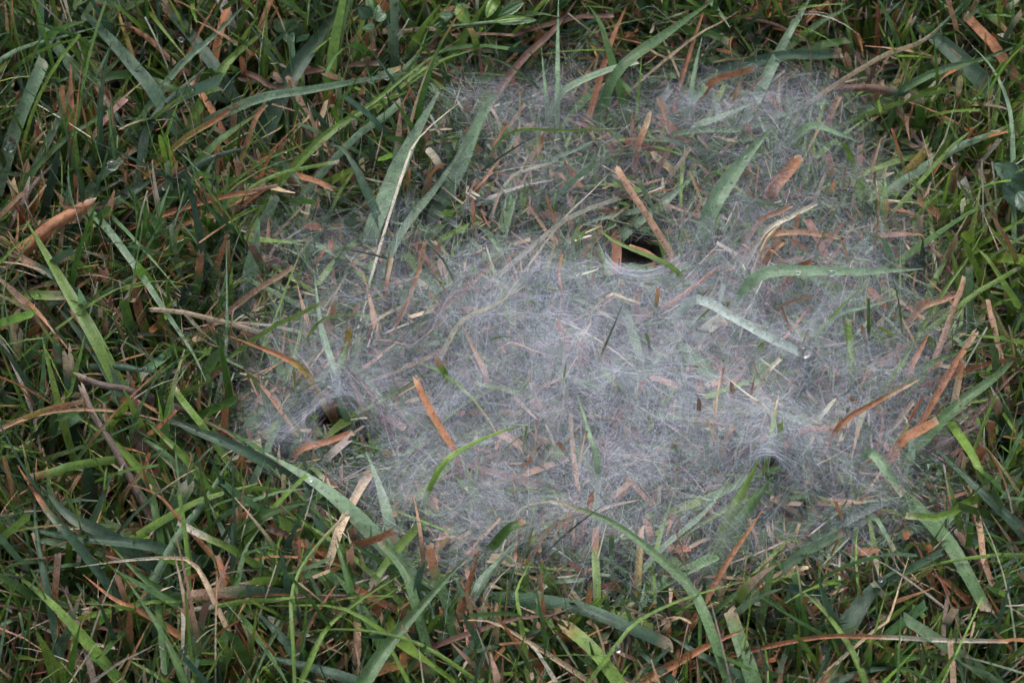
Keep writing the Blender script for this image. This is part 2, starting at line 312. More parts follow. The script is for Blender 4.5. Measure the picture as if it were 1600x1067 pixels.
TILE = {c + str(j + 1): (400 * j, y0) for c, y0 in (('A', 0), ('B', 356), ('C', 711)) for j in range(4)}
BLADES = """
A1|-30,980 60,640 205,285|78|s|c|h24|wide pale blade carrying the biggest dew drop, slanting up the left edge
A1|720,430 640,330 500,170 300,-30|75|b|n|f18|broad dark blue-green blade passing behind the yellow stem near the top left corner
A1|1020,335 850,110 755,10|72|b>p@.85|f|f17|blue-green blade with frayed pinkish end beside the orange stem at top left
A1|830,320 1000,170 1190,-20|36|s|n|f21|narrow pale blue-green blade crossing over a broad one at the top left
A1|595,200 565,110 538,-20|36|y|n|f19|yellow-orange stem running off the top edge at upper left
A1|545,425 575,230 592,110|44|g>o@.75|f|h20|green upright blade with orange frayed tip just under the yellow stem
A1|570,350 470,370 400,335 312,252|58|g>w@.92|n|f19|twisted green leaf blade with a pale pointed end near the upper left corner
A1|-10,290 130,215 320,165 505,115|28|s|n|f21|slender silvery arching blade below the top left corner
A1|200,300 300,190 395,92|13|g|n|h20|hair-thin green blade with a dew drop on its tip at top left
A1|698,405 733,250 738,160|28|l>w@.75|n|h22|narrow upright green blade with straw-white needle tip at upper left
A1|640,145 730,210 820,300|38|o|c|f18|orange dead stem lying diagonally beneath the blue-green blades, upper left
A1|930,155 975,80 1025,-10|26|o|n|f19|thin straight orange stem reaching the top edge beside the pale narrow blade
A1|1030,345 1110,250 1260,130|58|l|n|f19|light green blade with beaded dew edge beside the stubby orange cut tip, top left
A1|795,492 900,430 1038,342|20|l|n|f20|short thin bright green blade with pale dewy tip above the bent orange stem
A1|290,665 480,540 665,385|30|g>t@.72|n|f20|olive blade ending in a straw needle, left of the dark hollow at upper left
A1|1005,540 950,450 895,380|42|o|c|f16|bent orange dead blade in the dark hollow at upper left
A1|858,655 980,580 1112,488|38|y>o@.35|c|f20|yellow blade turning orange with a square cut end, upper left
A1|990,695 1100,605 1215,528|55|g>o@.82|n|f19|green leaf blade with an orange rim at its end, upper left
A1|670,700 690,610 780,480 970,312|50|b>s@.7|n|f17|long curved grey-green blade with pale end sweeping through the upper left
A1|620,800 650,690 640,610 597,580|40|g|n|h18|hooked green blade bent over like a crook, upper left
A1|368,950 440,860 570,748|42|s|c|h22|silver dew-coated blade with a glassy drop at its cut tip
A1|215,1085 330,1010 445,945|82|o|f|f20|thick orange splintered straw stub at the left
A1|40,1065 130,900 220,795 370,680|28|k|n|f15|grey-brown dead stem curving beside the wide pale blade at the left
A1|190,1070 240,850 290,648|48|b|n|h20|upright teal blade left of the splintered orange stub
A1|806,1085 797,900 780,758|36|s|c|h22|straight silvery upright blade with square cut top, upper left middle
A1|1165,1085 1135,900 1106,738|38|y>p@.45|f|h22|upright stem fading from yellow to brownish pink with a split top
A1|1045,922 1120,910 1205,893|32|o|c|f22|orange fragment lying across the split-topped brown stem
A1|735,875 850,800 1010,720 1100,690|20|r|n|f17|thin red-brown twig lying below the curved grey-green blade
A1|940,770 1080,712 1215,690|46|b|n|f18|blue-grey blade pointing to the right above the red twig's end
A1|545,935 640,885 730,830|85|b|n|f15|very broad slate-green blade lying low behind the silvery drop blade
A1|615,1085 560,930 520,808|46|g|n|h17|dark green upright blade beside the splintered orange stub
A1|1058,605 1075,510 1092,425|36|g|n|h18|short stout green blade in front of the bent orange blade
A1|1055,275 1030,235 1003,198|42|o|c|h15|stubby orange cut tip, alone against dark grass at upper left
A1|10,650 45,570 82,488|46|g>p@.5|c|h17|green stub with pink cut tip leaning behind the wide drop blade
A1|-5,225 80,120 162,8|32|g>w@.9|n|f20|green blade with pale tip in the very top left corner
A1|700,375 790,410 880,450|44|g|c|f18|olive blade with square pale end pointing down right, upper left
A2|650,440 650,250 648,-15|54|s|c|h25|tall upright silvery blade split at its top, behind the web
A2|-10,468 250,420 500,375 725,338|52|s|n|f22|long horizontal blue-green blade carrying dew drops, above the web's corner
A2|120,430 250,230 440,-10|100|b|n|f17|very broad dark teal blade leaning right behind the green ones at top
A2|265,525 295,300 347,125|50|g|n|h22|tall pointed green blade in front of the very broad teal one
A2|240,385 300,290 362,182|46|g>o@.82|n|h18|green blade with small orange tip beside the tall pointed one
A2|-10,355 60,400 155,420|36|r|c|f18|curved red-brown stem left of the long horizontal drop blade
A2|300,655 560,470 760,310 960,180|26|l|n|f22|very long thin green stalk running up towards the leafy weed
A2|810,440 930,240 1090,-10|52|l|n|h26|tall light green blade rising beside the weed leaves
A2|690,400 850,290 1112,208|22|l|n|f21|thin green blade with pale pointed end under the weed
A2|685,345 740,280 802,207|62|g|n|f18|short broad pointed green leaf right of the tall silvery blade
A2|895,395 878,330 858,268|40|g|n|h18|small triangular green blade tip at the web's upper corner
A2|305,655 520,510 760,412|46|l|n|f20|bright green blade aiming at the web's upper left corner
A2|455,655 600,550 680,478|42|s|c|f20|dewy silver-green blade with square cut end, near the web's upper left
A2|110,935 150,720 202,508|14|l>t@.75|n|h24|hair-thin straw-tipped stalk standing left of the web
A2|345,870 300,690 240,478|30|s>t@.45|n|h24|seed-stalk-like blade with thin tan tip left of the web
A2|465,810 410,640 355,492|26|l|c|h22|slim light green blade with cut top leaning left, near the web's left
A2|-10,875 130,810 388,758|24|l>w@.93|c|f22|thin nearly level green blade with cut straw end, left of the web
A2|-10,782 150,705 292,652|18|l|n|f21|thin green blade just above the cut straw one, left of the web
A2|268,845 315,865 362,888|38|o|f|f20|small orange splintered stub above the web's left shoulder
A2|-5,892 50,882 102,872|26|p|c|f21|pinkish cut straw end lying left of the web
A2|485,835 410,705 308,662|46|b|n|f18|teal blade drooping to the left near the web's upper left edge
A2|150,795 200,850 232,925|58|b>t@.92|n|f17|blunt grey-green leaf end hanging down left of the web
A2|20,1075 60,990 92,918|62|s|c|h18|wide pale stub with square cut top at the web's left shoulder
A2|640,1085 658,800 677,515|62|s>p@.72|n|h27|tall pale blade with thin pinkish tip, leftmost of the tall blades in the web
A2|545,1085 640,850 750,620 860,425|88|s|n|h27|broadest tall pale green blade standing in the web's upper left
A2|795,1085 920,850 1080,490 1145,445|80|s|n|h27|tall green blade with dewy edge, rightmost of the trio in the web's upper left
A2|690,1075 850,870 1010,630|44|s|n|v|veiled narrow blade leaning beside the tall dewy-edged one
A2|680,835 760,650 980,458|17|w|n|f22|thin straw fibre slanting across the trio of tall pale blades
A2|115,645 85,540 48,452|42|g|n|h18|short pointed green blade above the level straw-ended ones, left of web
A2|-10,575 45,490|36|o|c|f18|small orange blade end left of the short pointed green blade
A2|600,345 560,255 533,95|32|t|f|h20|tan forked stem left of the tall silvery blade
A2|445,305 510,303 575,298|36|r|c|f17|thick red-brown stub lying level beside the tan forked stem
A2|512,805 520,650 532,488|16|l|n|h20|single hair-thin upright green blade at the web's upper left margin
A3|225,445 400,350 593,293|38|s|c|h22|pale cut blade lying over the web's top edge
A3|500,330 700,175 960,-10|56|m|n|f24|long straight blue-green blade from the web's top edge to the photo's top
A3|215,470 215,200 218,-15|27|s|n|h27|pale vertical stalk crossing the web's top edge
A3|40,292 190,150 315,-15|46|r|n|f17|broad red-brown dead blade curving up behind the web
A3|445,265 490,140 555,-10|36|o|n|f18|orange stem rising behind the web's top edge
A3|445,205 405,95 360,28|46|g|n|f19|green blade leaning left between the red and the orange stems
A3|285,88 380,80 475,75|30|r|c|f18|level red-brown dead blade behind the leaning green one at top
A3|162,465 150,350 138,225|24|s|n|h22|slim teal blade standing beside the pale vertical stalk
A3|435,555 440,480 446,398|42|o>t@.4|c|h19|orange stub with square tan top, in the web's upper band
A3|560,640 562,600 565,548|34|p|c|h18|shorter pink stub of the pair poking out of the web
A3|598,675 625,610 652,535|44|o>t@.45|f|h20|orange split stub of the pair poking out of the web
A3|555,790 575,730 595,660|52|g|n|h15|green tuft blade under the pair of orange stubs
A3|733,595 710,530 683,458|25|p|c|h18|slim pinkish stick standing in the web's upper band
A3|-10,622 250,612 540,600|17|l>w@.8|n|f21|thin level green blade with white tip crossing the web's upper part
A3|190,752 300,700 452,628|28|s>t@.8|n|v|pale veiled blade slanting beneath the thin level one
A3|195,1070 330,990 500,928|30|w|f|f22|splayed white straw fibres in the upper middle of the web
A3|235,1035 350,920 482,788|13|w|n|f22|single white straw fibre above the splayed ones in the web
A3|535,855 515,820 490,778|42|p|c|f19|short pink straw chip on the web right of the white fibres
A3|935,970 1050,790 1215,600|84|s|n|f19|broad dewy pale green blade in the web's upper right
A3|560,1070 720,940 895,785|46|s|n|v|veiled grey-green blade slanting left of the broad dewy one
A3|700,1066 650,950 597,852|26|s|c|h18|short pale blade leaning left, above the dark web hole
A3|40,1080 50,960 62,858|42|l|n|h19|green shoot standing at the web's upper middle, thinner of two
A3|135,1010 105,930 78,860|48|g|n|h17|green shoot beside the thinner one in the web's upper middle
A3|-15,842 80,795 192,765|20|w|f|f22|white frayed straw curling over the two green shoots
A3|848,482 880,440 908,402|42|s|c|h19|pale cut stub beside a tall thin blade in the web's top right
A3|835,450 862,300 890,178|30|s|n|h22|thin pale blade above the pale cut stub in the web's top right
A3|935,385 1030,350 1135,322|44|o|f|f19|torn red-orange scrap in the web's top right band
A3|860,592 990,540 1135,482|40|s|n|v|veiled grey-green blade arching below the red-orange scrap
A3|675,805 715,740 752,675|36|p|c|h17|pink upright stub below the arching veiled blade
A3|740,825 790,760 832,690|30|t|c|h17|tan upright stub next to the pink one in the web
A3|858,172 960,115 1072,48|18|t|n|f20|thin straw stalk just above the web's top edge
A3|855,172 885,90 912,-10|26|o|n|f19|slender curved orange stem at the top, right of the long straight blade
A3|900,150 960,170 1015,195|42|g>t@.85|c|f18|green blade with tan cut end at the web's top edge
A3|1095,28 1150,70 1215,115|20|r|n|f19|thin red stem slanting down at the top
A4|1000,375 760,155 520,-25|100|b|n|f17|largest dark blue-green blade, crossing the upper right diagonally
A4|520,275 680,215 770,160 945,-15|30|t>s@.5|n|f23|kinked blade half straw half pale green, crossing the largest dark blade
A4|508,285 514,140 518,-15|34|o|n|h20|upright orange-brown stem at the top right
A4|486,285 480,140 474,-15|28|g|n|h20|upright dark green blade touching the orange-brown stem at top right
A4|555,375 610,220 678,82|38|l>t@.86|f|h22|bright green blade with tan split tip at the top right
A4|1075,235 1000,150 925,72|66|o|c|f19|broad orange wedge-shaped dead blade at the top right
A4|1145,690 1125,490 1050,320 955,215|28|s|n|f22|slim grey-green blade arching down at the right edge
A4|770,345 1000,280 1215,195|44|m|n|f20|dew-frosted green blade crossing under the orange wedge
A4|715,425 755,345 803,262|60|g>t@.8|f|h20|wide green stub with tan ragged top, upper right
A4|722,695 715,580 710,448|60|g>w@.88|f|h20|thick dark green stub with white ragged top, upper right
A4|688,455 780,435 878,415|28|l|c|f21|short level light green blade touching the white ragged stub
A4|538,665 580,540 617,422|35|m|n|h22|pointed pale green blade standing right of the web's top corner
A4|555,905 660,800 745,700|56|l>y@.5|f|h19|golden-green blade with ragged end right of the web
A4|738,875 770,810 808,748|46|g>o@.5|c|h17|stub fading from green to orange next to the golden-green blade
A4|25,885 90,810 155,728|84|o|f|h18|big ragged orange stub in the web's right half
A4|198,590 310,620 435,667|46|s|n|f21|frosty short blade lying across the web's right shoulder
A4|1015,845 1035,620 1030,418|17|t|n|h25|tall needle-thin straw at the right edge
A4|425,485 490,340 530,225|30|r|n|h22|red-brown pointed dead blade right of the web's top corner
A4|470,408 580,425 700,440|50|r>b@.5|c|f17|level blade half red-brown half teal, right of the web's top
A4|55,262 200,258 345,250|60|b>p@.9|c|f18|level teal blade with pinkish cut end over the web's top right corner
A4|-5,105 120,160 190,205 205,370|22|r|n|f20|jointed red-brown twig above the web's top right corner
A4|85,180 140,90 200,-15|60|s|n|f21|wide pale blade leaning to the top edge left of the jointed twig
A4|725,785 790,650 835,498|36|g>o@.75|n|h19|green upright blade with orange tip in the right-hand clump
A4|845,705 930,630 1015,558|25|l|n|f20|thin light green blade slanting right of the orange-tipped upright one
A4|880,695 1020,640 1155,578|50|s|n|f17|wide dew-grey blade lying near the right edge
A4|1180,610 1172,500 1168,378|42|g|c|h19|dark green square-topped blade at the right edge, upper part
A4|645,1070 730,980 815,898|26|l|c|h20|thin light green cut blade right of the web, middle height
A4|855,925 868,850 882,768|42|p|f|h18|pink ragged stub in the clump at right
A4|945,835 1010,745 1088,650|32|w|c|h20|pale straw strip crossing the needle-thin tall straw
A4|1085,1045 1115,940 1158,838|46|o|n|h19|orange pointed blade at the right edge below the broad leaf
A4|910,1015 1010,965 1115,918|30|g|n|f20|green level blade pointing at the orange pointed one, right edge
A4|238,892 252,855 270,815|26|w|c|h20|small white straw chip standing right of the big ragged orange stub
A4|295,545 315,500 337,452|42|p|c|h19|pink cut stub just outside the web's upper right corner
A4|488,805 510,720 532,640|24|t|n|h21|curled tan strip at the web's right margin
A4|218,222 295,205 375,190|46|g|c|f19|short level bright green leaf near the jointed twig
A4|240,110 330,60 425,5|42|m|n|f19|pale green blade reaching the top edge right of the jointed twig
B1|470,565 330,320 220,130 125,-30|70|l|n|f20|most vivid green blade, crossing the left side diagonally
B1|755,595 685,490 640,350 640,203|50|l>o@.42|c|h20|blade with orange blotches and cut top, left of the web
B1|485,-15 640,190 760,370 900,580 972,735|38|s|n|f20|long silvery blade arching down to the web's left edge
B1|872,385 842,200 803,-15|32|s|c|h23|dew-beaded narrow upright blade left of the web
B1|885,485 920,280 942,108|45|g>o@.72|f|h21|olive blade with orange frayed tip, left of the twin at web's left
B1|950,440 1000,240 1072,8|42|g>o@.6|n|h23|taller pointed orange-tipped blade at the web's left shoulder
B1|915,1070 1050,640 1062,78|18|s|n|h26|very tall thread-thin blade at the web's left margin
B1|450,342 620,265 780,250 935,272|14|l|n|f24|thread-thin green blade bowed over the blotched orange one
B1|535,725 430,560 265,365|60|b|n|f17|dark teal blade below the vivid green one, left
B1|530,650 700,675 850,685|50|b|n|f18|level teal blade with two bright dew specks, left
B1|135,318 220,320 312,318|58|l>w@.7|c|f20|curled pale leaf scrap beside the vivid green blade
B1|305,262 180,185 58,118|44|b>p@.5|f|f19|teal blade with splintered pink end above the curled pale scrap
B1|355,1075 338,820 315,572|68|b>t@.82|f|h22|wide upright slate blade with ragged straw top at the left
B1|228,1065 255,880 252,695|46|m|n|h21|pointed green blade standing left of the ragged slate one
B1|5,942 250,862 560,860 880,935|24|p|n|f22|long pinkish dead stalk lying level at the left
B1|180,868 290,838 392,815|36|y>o@.3|c|f24|orange strip resting on the long pinkish stalk
B1|1200,1070 900,940 740,860 615,788|56|b>o@.72|n|f19|long teal blade with orange pointed end at the web's lower left
B1|945,925 875,840 810,748|36|l>t@.88|c|f20|light green blade with tan cut end above the long orange-ended one
B1|865,1075 780,990 688,908|50|l|n|f18|light green blade pointing up left, lower left area
B1|605,1075 490,970 368,888|42|l|n|f18|narrow light green blade below the long pinkish stalk
B1|785,1075 720,1020 645,975|60|m|n|f17|short wide grey-green blade tip below the light green ones, left
B1|605,762 480,738 358,690|42|k|f|f20|torn grey dead leaf strip lying level at the left
B1|545,1055 430,870 375,735|40|k|f|f19|torn grey dead leaf strip hanging downwards at the left
B1|525,690 505,560 487,415|36|b>p@.7|f|h20|upright teal blade with pink top, left of the blotched orange one
B1|-10,865 100,660 222,488|36|m|c|h20|pale green blade with cut top leaning right at the left edge
B1|590,635 570,560 640,455|24|k|n|f18|curled grey dead strip left of the blotched orange blade
B1|655,215 720,185 777,160|40|g>o@.75|n|f19|short green blade with orange end above the arching thread-thin one
B1|885,402 800,390 705,383|32|t|f|f20|tan splintered straw lying level left of the web
B1|-10,1012 100,1035 210,1055|42|l|n|f18|yellow-green blade lying level at the left edge
B1|1130,410 1165,250 1215,-40|78|s|n|h24|widest frosted blade standing at the web's left shoulder
B1|1128,775 1140,660 1147,538|50|m|n|h17|stout green stub standing in the web's left fringe
B1|1088,1075 1140,960 1192,858|44|s|c|h18|pale cut stub at the web's lower left fringe
B2|230,672 110,595 -130,503|38|y>o@.15|n|f20|orange curved blade reaching into the web's left side
B2|-5,295 90,240 178,178|36|p|f|f19|pinkish splintered twig at the web's left, above the curved orange blade
B2|608,285 622,210 637,142|28|o>t@.35|c|h18|tan straw chip standing in the web's upper left
B2|565,485 530,320 498,205|36|p|n|v|veiled pink blade in the web's left half
B2|380,680 405,610 430,520|50|l|n|h18|green stem topped by a yellow-orange tuft in the web's left
B2|430,545 433,500 437,462|46|y|f|h22|yellow-orange ragged tuft tip in the web's left
B2|515,1075 430,900 365,738|46|m|n|h16|dark green blade emerging under the small web arch at left
B2|595,1005 500,840 420,648|32|l>p@.35|n|h18|pale split blade running up from the small web arch
B2|625,955 540,780 430,645|36|r|n|v|veiled red-brown blade beside the pale split one
B2|935,1055 830,880 748,708|42|o|f|h18|orange upright blade with ragged top in the web's lower left
B2|205,1042 320,1005 455,958|40|o|c|f14|orange cut straw lying under the small web arch
B2|395,965 370,890 348,808|40|y>o@.4|c|h13|short yellow-and-orange stub under the small web arch
B2|180,1062 250,970 325,888|42|r|n|f12|red-brown dead blade leaning under the small web arch
B2|155,1065 85,900 25,755|76|s|n|h18|wide teal blade at the foot of the small web arch
B2|960,440 1100,372 1265,268|28|w|n|f21|pale straw-like blade arching over the middle of the web
B2|860,385 1000,270 1165,108|44|r|n|v|long veiled red straw in the web's middle left
B2|1085,695 1020,560 958,438|36|p|n|v|veiled pink straw below the arching pale blade
B2|885,685 865,650 838,607|36|l>p@.5|c|h18|small pink-capped stub in the web's lower left
B2|48,482 180,415 325,342|25|l>w@.85|f|f20|thin green blade with white split end at the web's left
B2|240,440 215,350 190,252|26|p|n|v|slim veiled pink blade at the web's far left
B2|175,195 220,100 302,12|12|l|n|f21|hair-thin bent green blade rising from the pinkish splintered twig
B2|865,1115 1010,1010 1200,935 1295,925|28|l|n|f20|light green blade arching level across the web's lower left
B2|365,665 305,470 270,195|32|s|n|v|veiled grey blade standing behind the yellow-orange tuft
B2|305,432 410,412 522,398|15|l|n|f20|thin bright level blade just above the yellow-orange tuft
B2|598,888 650,910 697,942|46|r|c|v|veiled red scrap right of the small web arch
B2|-10,1180 70,1000 150,830|40|s|n|v|veiled grey blade in the web's lower left corner
B3|232,305 218,210 232,118|22|o|c|h19|slender orange arched straw left of the dark web hole
B3|595,590 540,420 400,55|46|s|n|v|long ghostly pale blade beneath the silk below the dark hole
B3|870,335 1040,420 1200,510 1372,595|50|q|c|f20|water-beaded white blade ending in a large hanging drop
B3|565,448 750,350 1010,155|34|o|n|v|long orange-pink straw through the middle of the web
B3|700,175 640,120 550,85|40|r>o@.3|c|f12|orange torn blade above the dark web hole
B3|760,190 500,72 380,-10|26|l|n|f16|green blade crossing above the dark web hole
B3|330,605 325,570 322,525|72|o|f|h19|small flower-like orange frayed tuft at the web's centre
B3|-10,540 100,575 232,612|20|p|n|v|veiled pink straw left of the flower-like tuft
B3|392,1075 352,930 303,775|24|s|n|f19|slim pale blade below the flower-like orange tuft
B3|1205,862 1100,780 975,675|20|w|n|f20|thin white straw slanting in the web's lower right
B3|950,880 962,780 977,675|16|t|n|f18|thin tan straw dropping from the slanting white one
B3|1030,795 1030,755 1032,718|30|p|c|h18|pink stub under the slanting white straw
B3|115,315 130,250 150,188|50|g|n|h17|green blade under the tip of the arching pale one
B3|918,465 960,452 1010,450|30|p|c|v|veiled pink chip beside the water-beaded blade
B3|455,315 530,330 598,352|15|w|c|f19|tiny white straw splinter below the dark web hole
B3|445,1050 435,1010 418,975|26|p|c|h17|small pink cut stub in the web's lower middle
B3|580,810 585,740 592,655|22|s|n|v|ghostly narrow blade under the web's centre
B4|-30,218 200,202 450,206 725,192|56|s|n|f20|long level silver blade with clear drops in the web's right half
B4|950,750 948,450 945,180|46|m|c|h24|tall straight teal blade with dew beads right of the web
B4|390,690 380,560 373,425|38|l|c|h18|lone upright green stem standing in the web's right half
B4|340,922 500,820 695,712|32|o>t@.6|f|f20|long tan-orange straw at the web's lower right
B4|165,952 260,945 375,935|40|o|c|v|veiled orange straw end left of the long tan-orange one
B4|665,665 710,580 752,498|50|o|n|h18|orange blade leaning right at the web's right margin
B4|835,655 785,580 735,485|46|l|n|h18|green blade leaning left beside the orange leaning one
B4|800,1075 850,920 890,740 912,615|40|t>o@.8|c|h22|long tan stem with orange top right of the web
B4|865,655 920,570 975,485|40|o>p@.5|f|f19|orange straw with ragged pink tip in front of the tall teal blade
B4|635,995 710,950 795,902|56|o|c|f19|stout orange wedge at the web's lower right margin
B4|585,1045 655,930 630,870|32|l>w@.75|n|h18|bent blade with white tip curling beside the stout orange wedge
B4|945,1075 880,950 815,835|66|l|n|h17|thick green blade right of the stout orange wedge
B4|895,825 1060,700 1215,548|60|m|n|f18|broad green blade rising to the right edge below the tall teal one
B4|1050,1015 1048,960 1043,898|50|y>o@.4|c|h17|yellow stub with burnt orange top at the right edge
B4|1115,1075 1095,930 1068,800|42|b>p@.75|c|h19|slate stub with pale pink top beside the burnt orange one
B4|1135,445 1150,340 1162,238|52|l|c|h19|stout bright green cut stub at the right edge
B4|965,312 1070,250 1182,183|28|l>w@.9|c|f21|slim green blade with white cut end at the right edge
B4|1055,245 1080,170 1112,98|36|o|c|h18|orange upright straw above the stout green cut stub
B4|838,195 855,130 882,48|36|p|f|h18|brownish pink stub right of the web's upper margin
B4|718,375 800,345 882,308|40|p|f|f19|pink ragged chip lying at the web's right margin
B4|875,365 900,300 922,228|36|p|c|f18|pink straw leaning against the tall teal blade
B4|825,295 930,150 1025,-15|22|l|n|f21|long thin green blade slanting left of the tall teal one
B4|718,310 722,180 726,48|46|b|n|h18|teal upright blade at the tip of the long level silver one
B4|965,562 1080,540 1215,518|22|g|n|f20|thin level green blade leaving the right edge, middle height
B4|995,642 1100,620 1215,603|44|o|n|f17|level orange dead blade at the right edge, middle height
B4|1095,745 1150,690 1215,630|26|r|n|f17|red-brown straw rising to the right edge under the orange level one
B4|598,600 610,570 622,538|46|p|c|h17|small pink chip standing in the web's right fringe
B4|325,412 500,360 685,298|18|s|n|f17|thin pale veiled blade below the long level silver one
B4|565,725 620,650 672,568|36|l|n|v|veiled yellow-green blade in the web's right fringe
B4|5,668 30,640 58,612|30|w|c|f19|small white cut chip below the large hanging drop
B4|10,985 30,880 52,770|25|l>t@.5|n|f19|slim straw-tipped blade over the little peak of the web
B4|925,955 980,930 1045,908|36|k|n|f15|grey-brown rolled dead leaf at the right, lower middle
B4|1065,485 1045,410 1030,335|34|p|c|f17|pink dry strip standing right of the tall teal blade
B4|1060,190 1020,135 975,92|40|l|n|f19|short green blade leaning left at the upper right margin
C1|975,615 930,530 850,480 600,490 350,525|28|t>w@.4|n|f23|long pale straw bent sharply at one end, lower left
C1|165,1075 240,760 270,458|42|o>p@.75|c|h21|long orange stem rising from the bottom left
C1|350,400 230,270 85,52|45|b>o@.4|n|f20|blade orange at its pointed end and teal below, lower left
C1|355,48 250,80 122,108|44|l>o@.7|c|f22|green blade with square orange end, lower left edge
C1|430,305 415,150 400,-15|76|b|n|h18|broad slate blade standing upright at the left, lower half
C1|505,375 330,290 190,140|70|b|n|f17|broad teal blade slanting down right, lower left
C1|645,610 750,400 895,105|76|m>w@.9|f|h23|broad pale teal blade with torn white top, lower left
C1|710,425 300,380 5,303|50|b|n|f18|long level teal blade pointing to the left edge
C1|315,595 320,480 325,368|38|l>o@.85|c|h18|bright green stub with orange cap, lower left
C1|345,645 400,520 462,408|50|g|n|h18|green pointed blade right of the orange-capped stub
C1|525,395 570,210 652,78|34|l>p@.6|n|h21|slim green blade with pinkish middle and bent orange neighbour, lower left
C1|800,250 730,180 600,135|28|o|n|f22|bent orange straw touching the slim pinkish-topped blade
C1|980,595 930,400 893,250|48|g|n|h21|dark green pointed blade standing inside the bend of the pale straw
C1|595,1065 605,860 605,658|44|g>o@.5|n|h21|pointed blade orange above and olive below, bottom left
C1|865,1075 760,840 575,555|38|g|n|f20|long curved green blade crossing the bottom left
C1|215,1075 300,870 382,638|44|s>t@.85|n|h21|silvery upright blade with straw tip at the bottom left
C1|695,755 540,680 388,558|38|o|n|f18|curved orange-brown dead blade in the lower left
C1|-10,698 110,720 232,745|40|r|n|f17|red-brown dead blade lying level at the left edge, low down
C1|315,770 180,640 45,535|50|l|n|f18|bright green blade slanting down right at the bottom left
C1|480,1075 498,930 512,795|48|m|n|h16|teal upright blade at the bottom, beside the orange-and-olive one
C1|1215,640 1050,643 865,660|62|b>p@.4|f|f20|level slate blade with splintered pink-white end, lower left
C1|1105,450 960,380 832,312|38|l>w@.4|c|f20|pale cut strip pointing up left, above the splintered slate blade
C1|1215,680 1050,702 888,725|24|l>w@.6|c|f22|slim level blade with white cut end below the splintered one
C1|670,692 830,685 1005,680|26|l|n|f18|thin level green blade touching the splintered slate end
C1|830,670 680,580 480,378|40|g|n|f18|dark green blade passing under the bent pale straw
C1|970,1075 975,980 982,878|16|s|n|h18|needle-thin pale blade standing at the bottom left
C1|1065,1080 1105,1010 1152,925|62|y>o@.4|f|h17|orange ragged stub with yellow foot at the bottom
C1|440,1060 385,850 295,615|36|k|n|f14|dark brown dead twig at the bottom left
C1|510,1002 640,930 752,873|22|w|n|f20|short white straw slanting near the bottom left
C1|1065,610 1045,540 1025,468|40|o|c|f18|reddish orange strip above the splintered slate end
C1|810,430 960,220 1110,-30|45|s|n|f18|long silvery blade slanting up towards the web's lower left
C1|875,238 1030,180 1215,130|42|l|n|f20|light green blade pointing left below the web's lower left
C1|1128,525 1150,440 1215,345|38|m|n|f20|pale green blade tip drooping left of the web's lower edge
C1|220,625 175,380 158,190|36|b|n|f18|narrow slate upright blade at the lower left edge
C1|742,325 725,240 697,140|40|g>w@.88|c|f16|drooping green blade with white cut end, lower left
C1|805,1075 700,1010 600,955|44|l|n|f17|light green blade at the very bottom left of centre
C1|-10,632 50,645 112,662|22|t|n|f21|short tan straw at the left edge, low down
C2|440,258 250,110 40,-12|76|s|n|f20|broad dewy blade with a bright drop below the web's left corner
C2|495,1075 640,860 850,620 990,475|68|m|n|f21|large dew-edged blade rising from the bottom to the web's lower edge
C2|885,945 960,720 1045,445|45|o|n|h23|tall orange stem rising to the web's lower edge
C2|885,1065 805,900 735,765|64|l|n|h16|thick bright green blade at the bottom beside the orange stem
C2|965,1045 900,720 840,560 808,408|50|m>o@.8|f|h22|green blade with orange cut tip left of the tall orange stem
C2|248,975 340,800 500,670 685,555|28|l|n|f22|thin light green blade curving up right at the bottom
C2|935,985 700,860 420,815 125,835|20|l|n|f23|long thin blade arching level to the left at the bottom
C2|565,805 370,710 60,705|24|l|n|f22|thin level blade ending in a fine point, bottom left of centre
C2|175,905 168,650 250,470 435,262|18|l>t@.8|c|f24|thin bowed stalk with tan cut end, below the web's left
C2|472,425 465,330 460,238|22|w|c|h19|white straw stick standing below the web's left edge
C2|408,310 375,400 345,492|52|t|f|f20|tan ragged strip hanging below the web's left edge
C2|500,1075 300,1005 -10,928|66|b|n|f20|broad blue-green blade lying along the bottom edge
C2|165,905 80,810 -10,720|66|b|n|f18|broad teal blade slanting down right, bottom left of centre
C2|1210,835 1080,775 948,775|28|t|n|f21|curved pale tan straw right of the tall orange stem
C2|470,820 470,890 470,968|46|p|f|f18|pink frayed strip hanging at the bottom, left of centre
C2|545,805 440,640 345,535|64|g|n|f17|wide dark green blade below the hanging tan strip
C2|752,705 700,540 575,385|48|m>t@.88|c|f20|green blade with tan cut end below the web's lower left
C2|622,488 580,550 535,615|42|l>w@.85|c|f19|yellow-green strip with white end pointing down, below the web
C2|555,388 600,372 645,345|46|o|c|f19|short orange stub at the web's lower left hem
C2|445,615 370,370 330,205|38|g|n|f20|narrow green blade crossing the bowed stalk
C2|548,472 470,430 388,408|40|g|n|f19|short green blade beside the white straw stick
C2|335,565 150,560 -10,498|50|g|n|f18|level green blade, lower of two stacked ones left of the bowed stalk
C2|-10,322 150,240 335,215|46|g|n|f18|green blade arching level just below the dewy drop blade
C2|-10,158 90,163 195,165|46|l|n|f19|bright green level blade at the foot of the dewy drop blade
C2|335,465 200,400 58,338|42|o>r@.5|c|f17|red-orange dead blade lying behind the bowed stalk
C2|305,335 260,230 215,110|56|b|n|f16|teal blade hanging behind the dewy drop blade
C2|602,1075 580,930 548,798|17|t|n|h19|thin tan upright stalk at the bottom centre left
C2|478,1052 510,1000 542,932|36|d|n|f20|blackened blade edged with silver dew at the bottom
C2|-10,655 300,660 595,690|15|o|n|f21|long thin orange straw lying level below the web
C2|625,305 570,120 515,-15|56|s|n|v|veiled teal blade in the web's lower left fringe
